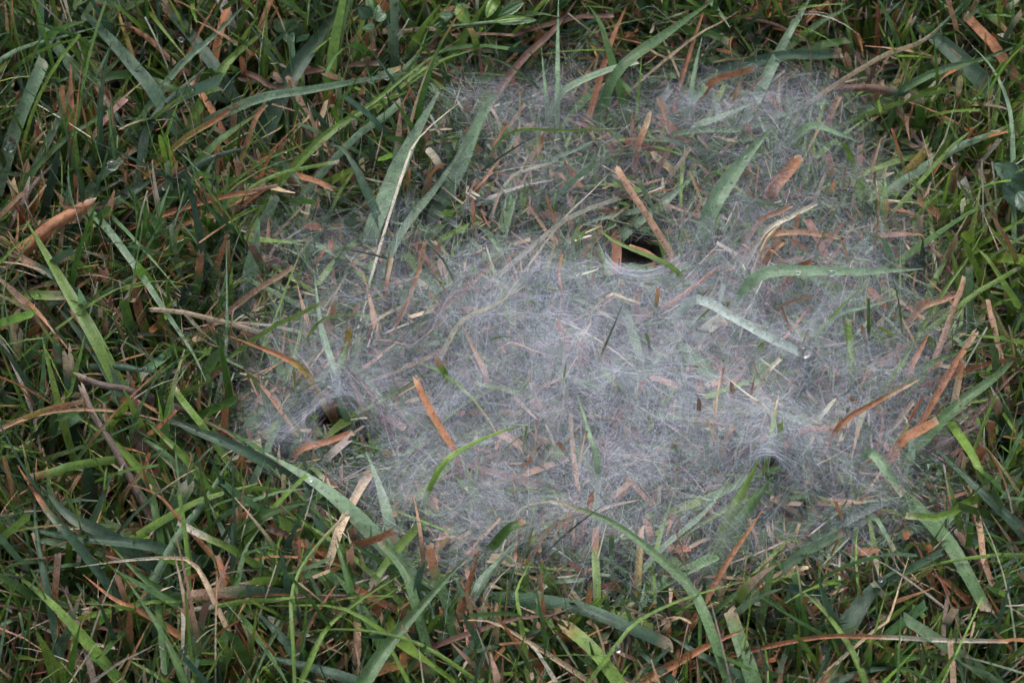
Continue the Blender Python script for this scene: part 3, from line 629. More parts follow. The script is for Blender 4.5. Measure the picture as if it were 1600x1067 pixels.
C2|745,210 880,80 1000,-15|36|l|n|v|veiled light green blade in the web's lower left
C2|775,405 760,300 738,185|24|p|n|f16|thin pink-grey straw in the web's lower left hem
C2|1025,640 1110,530 1215,405|62|s|n|v|wide veiled grey-green blade right of the tall orange stem
C2|1170,1075 1172,900 1168,725|16|l|n|h19|thin upright green blade right of the tan curved straw
C3|945,855 850,640 700,490 480,320 250,230 120,215 -10,285|46|m>w@.72|n|f23|great arching blade bowed over the web's lower edge
C3|492,885 600,770 840,660 1175,568|19|l|n|f23|slender dewy blade curving right below the great arch
C3|490,930 452,800 450,658|32|m|c|h20|dew-crusted upright stalk at the bottom centre
C3|495,765 470,570 465,365|28|m|c|h20|pale thin stalk rising behind the dew-crusted one
C3|290,705 550,800 750,888|70|b>p@.9|c|f18|broad slate blade with brown cut end at the bottom centre
C3|205,745 170,620 138,482|46|l>o@.93|n|h18|bright green pointed blade left of the dew-crusted stalk
C3|495,1060 370,900 232,785|70|l>o@.85|f|f18|thick forked yellow-green blade at the bottom centre
C3|-10,775 180,750 292,705|28|r|n|f20|speckled brown twig left of the forked blade
C3|165,995 100,900 -10,815|32|w|n|f19|whitish curved straw at the bottom, below the brown twig
C3|400,660 390,460 392,338|40|l>o@.6|c|f14|orange-capped green stub veiled under the great arch
C3|590,470 595,400 600,335|42|y>p@.4|f|v|veiled pink ragged stub right of the great arch's crown
C3|650,380 635,330 625,285|40|p|c|v|wider veiled pink stub above the ragged one
C3|680,425 720,290 765,155|28|l|n|v|veiled thin green blade standing above the great arch
C3|920,892 1000,855 1095,812|52|o|n|f19|bright orange dead blade lying level right of centre, bottom
C3|1135,1075 1070,880 1018,725|78|m>p@.88|c|f17|wide grey-green blade leaning left below the bright orange one
C3|995,800 985,700 985,598|36|o>t@.5|f|h17|straw-coloured stub above the bright orange dead blade
C3|870,610 1000,330 1160,15|60|l|n|h22|light green blade, left of the pair leaning to the web's peak
C3|915,660 1050,350 1215,105|76|m|n|h22|broad green blade, right of the pair leaning to the web's peak
C3|1005,505 1090,380 1175,255|36|o|n|f19|orange straw lying over the broad blade of the leaning pair
C3|932,370 925,310 920,248|40|g>o@.5|c|h15|green stub with orange top left of the leaning pair
C3|695,445 900,270 1022,98|28|s|n|v|veiled silvery blade left of the leaning pair
C3|950,1080 950,1000 950,932|34|m|n|h16|pale pointed blade tip at the bottom, right of centre
C3|1095,1055 860,920 735,845|60|b|n|f17|dark slate blade slanting under the brown cut end
C3|275,1080 275,1000 275,915|46|o|c|h13|orange stem base at the bottom edge, left of the forked blade
C3|180,1075 210,950 252,835|30|l|n|h16|slim green blade standing at the bottom left of the forked one
C3|175,340 280,290 382,248|26|t|n|f18|tan straw lying just under the great arch's crown
C3|-15,345 20,330 52,305|48|g>p@.5|f|f18|ragged pink-tipped blade end under the great arch's white tip
C3|40,765 20,640 85,500|28|l|n|f19|pale green bent blade below the ragged pink-tipped one
C3|760,1070 670,980 565,895|60|b|n|f15|dark teal blade at the bottom under the dew-crusted stalk
C4|200,855 520,850 820,865 1115,870|25|o>w@.35|f|f23|long level pale dead stalk at the lower right
C4|470,845 560,780 620,600 662,468|20|t|n|f24|tan stalk curving up from the long level dead one
C4|455,1075 380,900 260,730 130,620 -10,550|34|l|n|f22|long light green blade slanting through the lower right
C4|375,790 480,640 610,530|108|b|n|f16|very broad slate blade under the curving tan stalk
C4|835,390 940,560 1033,735|74|m>p@.95|c|f20|broad green blade with pale cut end pointing down right
C4|305,335 450,260 645,195|60|b|n|v|veiled slate blade at the web's lower right hem
C4|925,225 820,290 648,280|42|l|c|f21|bright yellow-green curled blade at the web's lower right
C4|1215,385 1050,220 860,40 790,-30|60|b|n|f19|long slate blade slanting down to the right edge
C4|485,-10 560,80 632,178|50|s>t@.88|c|f19|pale blade with tan cut end at the web's lower right
C4|718,835 760,740 822,638|42|o|n|h18|orange pointed blade above the long level dead stalk
C4|285,855 330,770 382,688|38|o|c|h18|orange upright strip at the left end of the long dead stalk
C4|605,845 602,700 598,528|40|m>w@.9|n|h19|pointed pale-tipped blade beside the curving tan stalk
C4|610,550 480,480 398,408|14|w|n|f22|thread-thin white straw above the very broad slate blade
C4|98,1075 105,920 107,768|50|m|c|h18|pale green square-topped blade at the bottom right
C4|-5,815 70,710 122,598|42|s|n|h19|frosted blade with pale tip beside the long light green one
C4|125,485 250,410 352,358|50|s>p@.85|c|f19|frosted blade with rounded pink end at the web's bottom right
C4|912,695 900,610 878,540|52|m|n|h15|blunt green blade tip left of the pale cut end, lower right
C4|1215,470 880,490 635,562|28|l|n|f22|thin level green blade from the right edge, lower right
C4|1090,1075 1000,1015 840,948|60|m|n|f19|grey-green blade lying at the bottom right corner
C4|1105,800 960,800 845,832|32|l|n|f20|yellow-green arched blade above the long dead stalk's end
C4|1065,1075 980,950 955,838|42|l|n|h17|green curved blade at the bottom right under the dead stalk's end
C4|965,468 920,410 878,345|40|r|c|f16|red-brown scrap behind the broad pale-ended blade
C4|990,335 1012,500 1062,628|38|p|f|f19|pinkish dead strip with splayed foot at the right
C4|1215,455 1120,510 1035,555|50|b|n|f18|teal blade entering from the right edge, lower part
C4|955,-10 995,80 1035,155|46|l|c|f20|bright green strip pointing down at the right, lower half
C4|1080,235 1140,150 1215,40|46|b|n|f18|slate blade leaning to the right edge, lower half
C4|335,1055 480,1005 690,990|42|b|n|f18|slate blade lying level along the bottom right
C4|890,635 780,555 655,475|42|o>r@.5|n|f16|red-gold dead blade right of the curving tan stalk
C4|498,295 550,370 592,445|22|s>w@.8|c|f20|small pale blade pointing down right at the web's lower right
A4|-30,1030 40,1000 108,962|32|p|f|f19|upper pinkish splayed straw right of the broad dewy blade in the web
A4|-10,1085 100,1020 225,955|28|w|f|f20|pale long splayed straw below the big ragged orange stub in the web
B4|-20,48 150,22 325,48|36|p|f|f18|level pink shredded straw above the long level silver blade
B4|10,115 45,85 70,55|42|p|f|f18|stubby pink shred just above the long level silver blade's left end
B4|-5,100 60,140 118,192|14|p|n|f19|thin pink straw crossing the long level silver blade
B4|125,195 165,170 212,152|38|o|f|f18|small orange-pink scrap touching the long level silver blade's top
B4|-10,60 20,20 60,-15|22|t|f|f19|thin tan shred standing left of the level pink shredded straw
""".strip().splitlines()

CARRIERS = []
for line in BLADES:
    tile, pts, w_, colr, tip, mode, label = line.split('|')
    q0 = [float(v) for v in pts.split()[0].split(',')]
    bx, by = TILE[tile][0] + q0[0] / 2.9975, TILE[tile][1] + q0[1] / 2.9975
    if mode[0] == 'h' and density(np.array(bx), np.array(by)) > .22:
        CARRIERS.append((bx, by))
        p = at(bx, by, .016); PEAKS_W.append((p[0], p[1], .0022, .0035))

# ------------------------------------------------------------------ grass blades that can be told apart
def catmull(P, n):
    P = np.asarray(P, float)
    Q = np.vstack([2 * P[0] - P[1], P, 2 * P[-1] - P[-2]])
    out = []
    for k in range(len(P) - 1):
        p0, p1, p2, p3 = Q[k:k + 4]
        tt = np.linspace(0, 1, 12, endpoint=False)[:, None]
        out.append(.5 * ((2 * p1) + (-p0 + p2) * tt + (2 * p0 - 5 * p1 + 4 * p2 - p3) * tt ** 2 + (-p0 + 3 * p1 - 3 * p2 + p3) * tt ** 3))
    out.append(P[-1:])
    C = np.vstack(out)
    s = np.concatenate([[0], np.cumsum(np.linalg.norm(np.diff(C, axis=0), axis=1))])
    u = np.linspace(0, s[-1], n)
    return np.stack([np.interp(u, s, C[:, c]) for c in range(3)], 1), s[-1]

def nrm(v):
    return v / np.maximum(np.linalg.norm(v, axis=-1, keepdims=True), 1e-12)

U5 = np.array([-1, -.5, 0, .5, 1.0])
def blade_geometry(P, width, tip, c1, c2, trans, dewy, r, roll=None, rings=20, root_u=0.0):
    """a leaf blade along the centre line P; colours run from c1 (base) to c2 (tip)"""
    C, length = catmull(P, rings)
    T = nrm(np.gradient(C, axis=0))
    V = nrm(CAM - C)
    side = nrm(np.cross(T, V))
    roll = r.uniform(-.55, .55) * (.45 if width > .0024 else 1) if roll is None else roll
    tw = r.uniform(-.4, .4)
    tt = np.linspace(0, 1, rings)
    ang = roll + tw * (tt - .5)
    nor = np.cross(side, T)
    sd = side * np.cos(ang)[:, None] + nor * np.sin(ang)[:, None]
    no = np.cross(sd, T)
    w = np.ones(rings) * width / max(.55, math.cos(roll))
    w *= .55 + .45 * np.clip(tt / .35, 0, 1) ** .7
    if tip == 'n':
        w *= np.clip((1.0 - tt) / .42, 0.04, 1) ** .75
    else:
        w *= 1 - .18 * tt ** 2
    w *= 1 + .05 * np.sin(tt * r.uniform(8, 20) + r.uniform(0, 6))
    fold = r.uniform(.12, .45) * r.choice([1, 1, -1])
    if dewy < .25 and c1[0] > c1[1]: fold *= 1.9
    V5 = (C[:, None, :] + sd[:, None, :] * (U5[None, :, None] * w[:, None, None] / 2)
          + no[:, None, :] * (fold * (np.abs(U5) ** 1.4)[None, :, None] * w[:, None, None] / 2))
    if tip == 'c':
        sk = r.uniform(-.35, .35)
        off = (U5 * sk + r.uniform(-.12, .12, 5)) * width
        V5[-1] += T[-1] * off[:, None]
    elif tip == 'f':
        off = np.array([r.uniform(-.9, .2), r.uniform(-.2, 1.0), r.uniform(-.9, .1), r.uniform(-.1, .9), r.uniform(-.9, .2)]) * min(width, .0028)
        V5[-1] += T[-1] * off[:, None]
        V5[-1] += no[-1] * r.uniform(-.25, .25, 5)[:, None] * width
    col = np.zeros((rings, 5, 4))
    jit = r.uniform(-.035, .035, 5)
    tv = np.clip((tt - root_u) / (1 - root_u), 0, 1)
    m = np.clip((tv[:, None] + jit[None] - trans + .07) / .14, 0, 1)
    m = m * m * (3 - 2 * m)
    col[..., :3] = c1 * (1 - m[..., None]) + c2 * m[..., None]
    # mixed zone between green and dry is yellowish, real of senescing leaves
    mid = (m * (1 - m) * 4)[..., None]
    if trans < 1: col[..., :3] = col[..., :3] * (1 - .3 * mid) + np.array([.30, .22, .05]) * .3 * mid
    # foot of a leaf is paler
    foot = np.clip(1 - tt / .2, 0, 1)[:, None, None]
    col[..., :3] = col[..., :3] * (1 - .45 * foot) + np.array([.20, .17, .08]) * .45 * foot
    if tip in 'cf':
        e = np.zeros((rings, 5, 1)); e[-1] = .55
        col[..., :3] = col[..., :3] * (1 - e) + np.array([.55, .46, .34]) * e
    col[..., :3] *= r.uniform(.85, 1.15)
    col[..., 3] = dewy
    uv = np.zeros((rings, 5, 2)); uv[..., 0] = (U5 + 1) / 2; uv[..., 1] = (tt * length * 100)[:, None]
    return V5, col, uv, w, sd, no

def strip_faces(rings, k):
    i = np.arange(rings - 1)[:, None] * k + np.arange(k - 1)[None, :]
    return np.stack([i, i + 1, i + k + 1, i + k], -1).reshape(-1, 4)

MM = 0.230 / 1600.0        # metres in one photo pixel at the lawn's middle

CELL = 4
GW, GH = 400 + 100, 267 + 100   # 200 px margin around the frame
DEPTH = np.full((GH, GW), 9.0)
def cells(px, py):
    cx = np.clip(((px + 200) / CELL).astype(int), 0, GW - 1)
    cy = np.clip(((py + 200) / CELL).astype(int), 0, GH - 1)
    return cy, cx
def mark(V):
    """remember how near to the camera the told-apart blades lie"""
    n0 = V.shape[0]
    a = np.linspace(0, n0 - 1, (n0 - 1) * 8 + 1); i0 = np.minimum(a.astype(int), n0 - 2); f = (a - i0)[:, None, None]
    V = V[i0] * (1 - f) + V[i0 + 1] * f
    V = np.concatenate([V, (V[:, 1:] + V[:, :-1]) / 2], 1)
    P = V.reshape(-1, 3)
    px, py, w = proj(P)
    cy, cx = cells(px, py)
    np.minimum.at(DEPTH, (cy, cx), w)

BEADS = []      # places for dew on blade edges
CENTRES = []    # centre lines, for resting drops

def build_blade(line, idx):
    tile, pts, w, colr, tip, mode, label = line.split('|')
    r = np.random.default_rng(1000 + idx)
    ox, oy = TILE[tile]
    q = np.array([[float(v) for v in s.split(',')] for s in pts.split()])
    px, py = ox + q[:, 0] / 2.9975, oy + q[:, 1] / 2.9975
    width = max(float(w) / 2.9975 * MM * (.82 if colr[0] in 'otrpwky' else .92), .00035)
    seg = np.concatenate([[0], np.cumsum(np.hypot(np.diff(px), np.diff(py)))]); u = seg / seg[-1]
    if mode[0] == 'f':
        z = float(mode[1:]) * .001
        zz = z + .0016 * np.sin(u * math.pi) - .0010 * u
        dz = r.uniform(-.0008, .0008); zz = zz + dz
    elif mode[0] == 'h':
        z1 = float(mode[1:]) * .001
        up = (py[0] - py[-1]) * MM
        z0 = max(.003, z1 - up * .85 / .616)
        if density(px[0], py[0]) > .15:
            wb = at(px[0], py[0], .015)
            z0 = max(z0, min(hs(wb[0], wb[1]) - .0012, z1 - .004))
        zz = z0 + (z1 - z0) * u
    else:
        p = at(px, py, .014)
        zz = hs(p[:, 0], p[:, 1]) - .0012 - .0022 * (1 - u)
    P = at(px, py, zz)
    back = P[0] - P[1]; back[2] = 0
    back = back / max(np.linalg.norm(back), 1e-9)
    if mode[0] == 'h':
        root = P[0] + back * zz[0] * .25
    else:
        root = P[0] + back * zz[0] * (.55 if density(px[0], py[0]) > .12 else 1.7)
    root[2] = -.0015
    mid = (P[0] + root) / 2; mid[2] += zz[0] * (.0 if density(px[0], py[0]) > .12 else .10)
    PP = np.vstack([root, mid, P]) if zz[0] > .005 else np.vstack([root, P])
    if '>' in colr:
        a, rest = colr.split('>'); b, tr = rest.split('@'); c1, c2, tr = PAL[a], PAL[b], float(tr)
    else:
        a = b = colr; c1 = c2 = PAL[colr]; tr = 2.0
    rings = 24 if len(px) > 3 else 18
    tot = np.linalg.norm(np.diff(PP, axis=0), axis=1)
    root_u = tot[:len(PP) - len(P)].sum() / tot.sum()
    dewy = {'s': 1.0, 'm': .75, 'w': .6, 'q': 1.0, 'b': .45}.get(a, .2)
    V5, col, uv, wv, sd, no = blade_geometry(PP, width, tip, c1, c2, tr, dewy, r, rings=rings, root_u=root_u)
    k0 = int(root_u * (rings - 1))
    mark(V5[k0:])
    CENTRES.append(V5[k0:, 2, :])
    if a in 'smblq':
        nb = {'q': 40, 's': 16, 'm': 9, 'b': 4, 'l': 3}[a]
        for _ in range(nb):
            k = r.integers(int(rings * .3), rings); e = r.choice([0, 4, 4, 0, 1, 3, 2])
            BEADS.append(V5[k, e] + .00005 * nrm(CAM - V5[k, e]))
    dead = a in 'otrpwkdy'
    name = "dry_grass_blade" if dead else "grass_blade"
    base = PP[0].copy()
    mat = MAT_DRY if dead else MAT_BLADE
    split = None
    if b != a and not dead and b in 'optwry':
        split = int(round((root_u + tr * (1 - root_u)) * (rings - 1)))
        split = min(max(split, 3), rings - 2)
    V5 = V5 - base
    def part(a0, a1):
        return (V5[a0:a1].reshape(-1, 3), strip_faces(a1 - a0, 5), col[a0:a1].reshape(-1, 4), uv[a0:a1].reshape(-1, 2))
    if split is None:
        v, f, c, uu = part(0, rings)
        o = link(name, mesh_np(name, v, f, c, uu, mat), loc=base)
    else:
        v, f, c, uu = part(0, split + 1)
        o = link(name, mesh_np(name, v, f, c, uu, mat), loc=base)
        v, f, c, uu = part(split, rings)
        t_ = link("dry_tip", mesh_np("dry_tip", v, f, c, uu, MAT_DRY), parent=o)
        t_["label"] = {'o': 'orange dry tip', 'p': 'pinkish brown dry tip', 't': 'tan dry tip', 'w': 'whitish dry tip',
                       'r': 'red-brown dry tip', 'y': 'yellow dry tip'}[b]
    tag(o, label, "dry blade" if dead else "grass blade",
        "dead and dried grass blades" if dead else "green grass blades")
    return o

for k, line in enumerate(BLADES):
    build_blade(line, k)

# ------------------------------------------------------------------ broad-leaved weeds
def leaf_mesh(A, B, width, c, r, serr=0.0, fold=.25, arch=.1, blunt=.9):
    n, k = 14, 7
    A, B = np.asarray(A), np.asarray(B)
    L = np.linalg.norm(B - A); T = (B - A) / L
    V_ = nrm(CAM - (A + B) / 2)
    S = nrm(np.cross(T, V_)); Nn = np.cross(S, T)
    roll = r.uniform(-.35, .35)
    S, Nn = S * math.cos(roll) + Nn * math.sin(roll), Nn * math.cos(roll) - S * math.sin(roll)
    s = np.linspace(0, 1, n); u = np.linspace(-1, 1, k)
    w = width * (np.sin(np.pi * np.clip(s, 0, 1) ** blunt) ** .75) * .98 + width * .06
    w[1:-1] *= 1 + serr * ((np.arange(n - 2) % 2) - .5)
    V = (A + T * (s * L)[:, None])[:, None, :] + S * (u[None, :, None] * w[:, None, None] / 2) \
        + Nn * ((np.abs(u) * fold)[None, :, None] * w[:, None, None] / 2) + Nn * (arch * L * np.sin(s * math.pi))[:, None, None]
    col = np.ones((n, k, 4)); col[..., :3] = c
    col[:, k // 2, :3] = c * 1.35
    col[..., :3] *= (1 + r.normal(0, .05, (n, k, 1)))
    col[..., 3] = .8 if c[0] > .07 else .15
    uv = np.zeros((n, k, 2)); uv[..., 0] = .5 + u * .12; uv[..., 1] = s[:, None]
    return V, strip_faces(n, k), col, uv

def weed(label, root_px, leaves, stems, seed, z=.022):
    r = np.random.default_rng(seed)
    e = bpy.data.objects.new("weed_plant", None); scene.collection.objects.link(e)
    base = at(root_px[0], root_px[1], 0.0); e.location = base; e.empty_display_size = .005
    tag(e, label, "weed")
    for (ax, ay, bx, by, w, key, serr) in leaves:
        za = z + r.uniform(-.001, .001)
        A = at(ax, ay, za); B = at(bx, by, za + r.uniform(.0, .003))
        V, f, col, uv = leaf_mesh(A, B, w * MM, PAL[key], r, serr)
        mark(V)
        link("leaf", mesh_np("leaf", (V - base).reshape(-1, 3), f, col.reshape(-1, 4), uv.reshape(-1, 2), MAT_BLADE), parent=e)
        for _ in range(8):
            p = V[r.integers(2, 14), r.choice([0, 6])]
    for pts, w, key in stems:
        P = np.array([at(x, y, zz) for x, y, zz in pts])
        C, Ls = catmull(P, 14)
        T = nrm(np.gradient(C, axis=0)); a = nrm(np.cross(T, [.3, .2, .9])); b = np.cross(T, a)
        ph = np.arange(7) / 6 * 2 * math.pi
        V = C[:, None, :] + (a[:, None, :] * np.cos(ph)[None, :, None] + b[:, None, :] * np.sin(ph)[None, :, None]) * w * MM / 2
        col = np.ones((14, 7, 4)); col[..., :3] = PAL[key]
        uv = np.zeros((14, 7, 2))
        link("stem", mesh_np("stem", (V - base).reshape(-1, 3), strip_faces(14, 7), col.reshape(-1, 4), uv.reshape(-1, 2), MAT_BLADE), parent=e)
    return e

weed("leafy weed with toothed pale green leaves at the top edge", (690, 60),
     [(733, 40, 714, 6, 22, 'l', .08), (778, 26, 818, 4, 18, 'm', .15), (761, 28, 782, -8, 20, 'l', .1),
      (778, 36, 839, 32, 14, 'm', .2), (770, 34, 822, 28, 10, 'l', .1), (708, 24, 682, 24, 14, 's', .3)],
     [([(690, 60, .002), (668, 46, .014), (710, 41, .021), (778, 34, .023)], 6, 'm'),
      ([(668, 46, .016), (700, 30, .019), (712, 22, .021)], 4, 's')], 61)
weed("pale dew-crusted weed tuft left of the tall split silvery blade", (590, 60),
     [(585, 40, 566, 44, 12, 's', .4), (588, 34, 592, 8, 12, 's', .4), (590, 34, 603, 22, 14, 's', .4),
      (580, 26, 560, 12, 26, 'b', .2), (582, 22, 575, -6, 18, 'm', .2)],
     [([(590, 60, .002), (588, 45, .014), (584, 30, .021)], 4, 'm')], 62)
weed("dark green weed with rounded lobed leaves at the right edge", (1605, 330),
     [(1606, 292, 1553, 256, 36, 'b', .16), (1612, 318, 1566, 280, 40, 'b', .14), (1622, 330, 1590, 300, 44, 'b', .1)],
     [([(1605, 330, .002), (1606, 318, .012), (1603, 296, .019)], 5, 'g')], 63, .019)
weed("round-leaved weed half hidden by blades left of the tan forked stem", (452, 70),
     [(448, 50, 470, 30, 30, 'm', .05), (446, 52, 430, 30, 26, 'm', .05), (450, 54, 458, 70, 22, 'b', .05)],
     [([(452, 70, .001), (450, 62, .008), (448, 50, .014)], 4, 'm')], 64, .014)

# ------------------------------------------------------------------ the mass of small grass
def fill(name, label, N, xr, yr, kind, seed, keep_prob, rings=9, avoid=True):
    r = np.random.default_rng(seed)
    nt = max(1, N // 6)
    tx = r.uniform(*xr, nt); ty = r.uniform(*yr, nt)
    k = r.integers(0, nt, N)
    x = tx[k] + r.normal(0, .0020, N); y = ty[k] + r.normal(0, .0020, N)
    taz = r.uniform(0, 2 * math.pi, nt)
    az = taz[k] + r.normal(0, 1.0, N)
    if kind == 'green':
        L = np.clip(r.lognormal(math.log(.027), .33, N), .012, .060)
        th0 = np.abs(r.normal(.55, .36, N)); bend = r.uniform(0, 1.0, N) ** 2 * (L / .03)
        wd = np.clip(r.lognormal(math.log(.0012), .45, N), .0004, .0034); z0 = np.full(N, -.001)
    elif kind == 'stub':
        L = r.uniform(.010, .024, N); th0 = np.abs(r.normal(.45, .35, N)); bend = r.uniform(-.2, .5, N)
        wd = np.clip(r.lognormal(math.log(.0012), .4, N), .0005, .0028); z0 = np.full(N, -.001)
    else:
        L = np.clip(r.lognormal(math.log(.019), .45, N), .006, .06)
        th0 = math.pi / 2 + r.normal(-.12, .28, N); bend = r.normal(0, .35, N)
        wd = np.clip(r.lognormal(math.log(.0007), .5, N), .0002, .0020); z0 = r.uniform(.001, .0105, N)
    s = np.linspace(0, 1, rings)
    th = th0[:, None] + bend[:, None] * s[None] ** 1.3
    th = np.minimum(th, 2.3)
    ds = L[:, None] / (rings - 1)
    rad = np.concatenate([np.zeros((N, 1)), np.cumsum(np.sin(th[:, :-1]) * ds, 1)], 1)
    zz = z0[:, None] + np.concatenate([np.zeros((N, 1)), np.cumsum(np.cos(th[:, :-1]) * ds, 1)], 1)
    zz = np.where(zz < .001, .001 + (zz - .001) * .1, zz)
    az2 = az[:, None] + r.normal(0, .25, N)[:, None] * s[None]
    C = np.stack([x[:, None] + np.cos(az2) * rad, y[:, None] + np.sin(az2) * rad, zz], -1)
    # under the silk most blades stay below the sheet
    px, py, w = proj(C)
    dens = density(px, py).max(1)
    hmin = (hs(C[..., 0], C[..., 1])).min(1)
    zmax = C[..., 2].max(1)
    lim = np.where((dens > .07) & (r.uniform(0, 1, N) > np.where(wd < .0010, .05, .004)), np.minimum(1, (hmin - .0018) / zmax), 1.0)
    if kind == 'stub':
        poke = (dens > .07) & (r.uniform(0, 1, N) < .07)
        lim = np.where(poke, (hmin + r.uniform(.0005, .0070, N)) / zmax, lim)
        wd = np.where(poke, wd * .8, wd)
    C[..., 2] *= lim[:, None]
    px, py, w = proj(C)
    if avoid:
        infront = np.zeros(N, int)
        for e in (0, .33, .67):
            Ce = C[:, :-1] * (1 - e) + C[:, 1:] * e
            qx, qy, qw = proj(Ce)
            cy, cx = cells(qx, qy)
            infront += ((qw < DEPTH[cy, cx] - .0004) & (DEPTH[cy, cx] < 8)).sum(1)
        ok = (infront <= 2) | (r.uniform(0, 1, N) < keep_prob)
        if kind == 'stub': ok &= ~((dens > .10) & ~poke & (r.uniform(0, 1, N) < .75))
        if kind == 'dead': ok &= ~((dens > .10) & (r.uniform(0, 1, N) < .85))
        for hx, hy, rx, ry in ((1000, 398, 36, 17), (520, 648, 22, 12), (1202, 722, 14, 7)):
            ok &= ~(((px - hx) / rx) ** 2 + ((py - hy) / ry) ** 2 < 1).any(1)
    else:
        ok = ~((px > -150) & (px < 1750) & (py > -150) & (py < 1250)).all(1)
    C = C[ok]; n = len(C)
    L, wd, az = L[ok], wd[ok], az[ok]
    T = nrm(np.gradient(C, axis=1))
    up = np.zeros_like(T); up[..., 2] = 1
    rnd = nrm(r.normal(size=(n, 1, 3)))
    side = nrm(np.cross(T, nrm(up + rnd * .9)))
    nor = np.cross(side, T)
    tt = s[None]
    tipk = r.uniform(0, 1, n) < (.78 if kind == 'green' else .25)
    prof = np.where(tipk[:, None], np.clip((1 - tt) / .45, .05, 1) ** .75, 1 - .15 * tt ** 2) * (.55 + .45 * np.clip(tt / .3, 0, 1))
    W = wd[:, None] * prof
    u3 = np.array([-1, 0, 1.0])
    fold = r.uniform(.1, .5, n)
    V = (C[:, :, None, :] + side[:, :, None, :] * (u3[None, None, :, None] * W[:, :, None, None] / 2)
         + nor[:, :, None, :] * (fold[:, None, None, None] * np.abs(u3)[None, None, :, None] * W[:, :, None, None] / 2))
    frayed = ~tipk
    V[:, -1] += np.where(frayed[:, None, None], T[:, -1][:, None, :] * (r.uniform(-.7, .7, (n, 3)) * wd[:, None])[..., None], 0)
    if kind == 'green':
        keys = ['b', 'g', 'l', 'm', 's']; pr = [.22, .26, .26, .16, .10]
    elif kind == 'stub':
        keys = ['g', 'l', 'b', 'y', 'o']; pr = [.35, .25, .15, .08, .17]
    else:
        keys = ['r', 'o', 'p', 't', 'k', 'w', 'b']; pr = [.24, .10, .22, .15, .17, .06, .06]
    pal = np.array([PAL[q] for q in keys])
    ci = r.choice(len(keys), n, p=pr)
    if kind != 'dead':
        rx, ry, _ = proj(C[:, 0])
        warm = np.clip((rx - 1320) / 160, 0, 1) * np.clip((800 - ry) / 300, 0, 1) * np.clip((ry - 120) / 120, 0, 1)
        ci = np.where(r.uniform(0, 1, n) < warm * .6, keys.index('l'), ci)
        fine = r.uniform(0, 1, n) < .22
        wd = np.where(fine, r.uniform(.0003, .0006, n), wd)
        ci = np.where(fine, np.where(r.uniform(0, 1, n) < .6, keys.index('l'), len(keys)), ci)
        pal = np.vstack([pal, PAL['w'] * .9])
        V0 = C[:, :, None, :]
        V = V0 + (V - V0) * np.where(fine, np.minimum(1, .00045 / np.maximum(W.max(1), 1e-6)), 1)[:, None, None, None]
    c1 = pal[ci]
    tips = np.array([PAL[q] for q in ('o', 'p', 't', 'w', 'r')])
    c2 = tips[r.choice(5, n, p=[.36, .24, .27, .08, .05])] * 1.15
    trn = np.where(r.uniform(0, 1, n) < {'green': .22, 'stub': .9, 'dead': .1}[kind], r.uniform(.35, .92, n), 2.0)
    m = np.clip((tt - trn[:, None] + .08) / .16, 0, 1)[..., None]
    colr = c1[:, None, :] * (1 - m) + c2[:, None, :] * m
    foot = np.clip(1 - tt / .30, 0, 1)[..., None] * .35
    if kind != 'dead':
        colr = colr * (1 - foot) + np.array([.15, .14, .065]) * foot
    colr = colr * r.uniform(.7, 1.25, n)[:, None, None] * (1 + r.normal(0, .06, (n, 1, 3)))
    col = np.ones((n, rings, 3, 4)); col[..., :3] = np.clip(colr, .004, 1)[:, :, None, :]
    col[..., 3] = r.uniform(0, .5, n)[:, None, None]
    uv = np.zeros((n, rings, 3, 2)); uv[..., 0] = (u3 + 1) / 2; uv[..., 1] = (tt * L[:, None] * 100)[:, :, None]
    base = strip_faces(rings, 3)
    F = (base[None] + (np.arange(n) * rings * 3)[:, None, None]).reshape(-1, 4)
    o = link(name, mesh_np(name, V.reshape(-1, 3), F, col.reshape(-1, 4), uv.reshape(-1, 2), MAT_DRY if kind == 'dead' else MAT_BLADE))
    tag(o, label, {'green': 'grass', 'stub': 'grass', 'dead': 'thatch'}[kind], kind='stuff')
    return n

XR, YR = (-.150, .150), (-.135, .165)
NG = fill("lawn_grass", "dense short green lawn grass around and under the web", 34000, XR, YR, 'green', 21, .02)
NS = fill("grass_stubble", "mown grass stubble with orange and tan cut ends", 13000, XR, YR, 'stub', 22, .03)
ND = fill("grass_thatch", "red-brown and tan dead grass littering the soil", 6500, XR, YR, 'dead', 23, .015)
XO, YO = (-.42, .42), (-.36, .46)
fill("outer_grass", "green lawn grass beyond the picture's edge", 15000, XO, YO, 'green', 31, 0, 7, avoid=False)
fill("outer_thatch", "brown dead grass beyond the picture's edge", 7000, XO, YO, 'dead', 33, 0, 5, avoid=False)
print("fill", NG, NS, ND)

# ------------------------------------------------------------------ spider web
def ribbons(C, width, r, name, parent, mat=MAT_SILK):
    """threads: C (n, k, 3) centre lines, width (n,)"""
    n, k, _ = C.shape
    T = nrm(np.gradient(C, axis=1))
    side = nrm(np.cross(T, nrm(r.normal(size=(n, 1, 3)))))
    V = np.stack([C - side * width[:, None, None] / 2, C + side * width[:, None, None] / 2], 2)
    F = (strip_faces(k, 2)[None] + (np.arange(n) * k * 2)[:, None, None]).reshape(-1, 4)
    return link(name, mesh_np(name, V.reshape(-1, 3), F, mat=mat, smooth=False), parent=parent)

web = bpy.data.objects.new("spider_web", None)
scene.collection.objects.link(web)
web.empty_display_size = .01
tag(web, "grey dewy sheet of spider silk draped over the middle of the grass", "spider web")

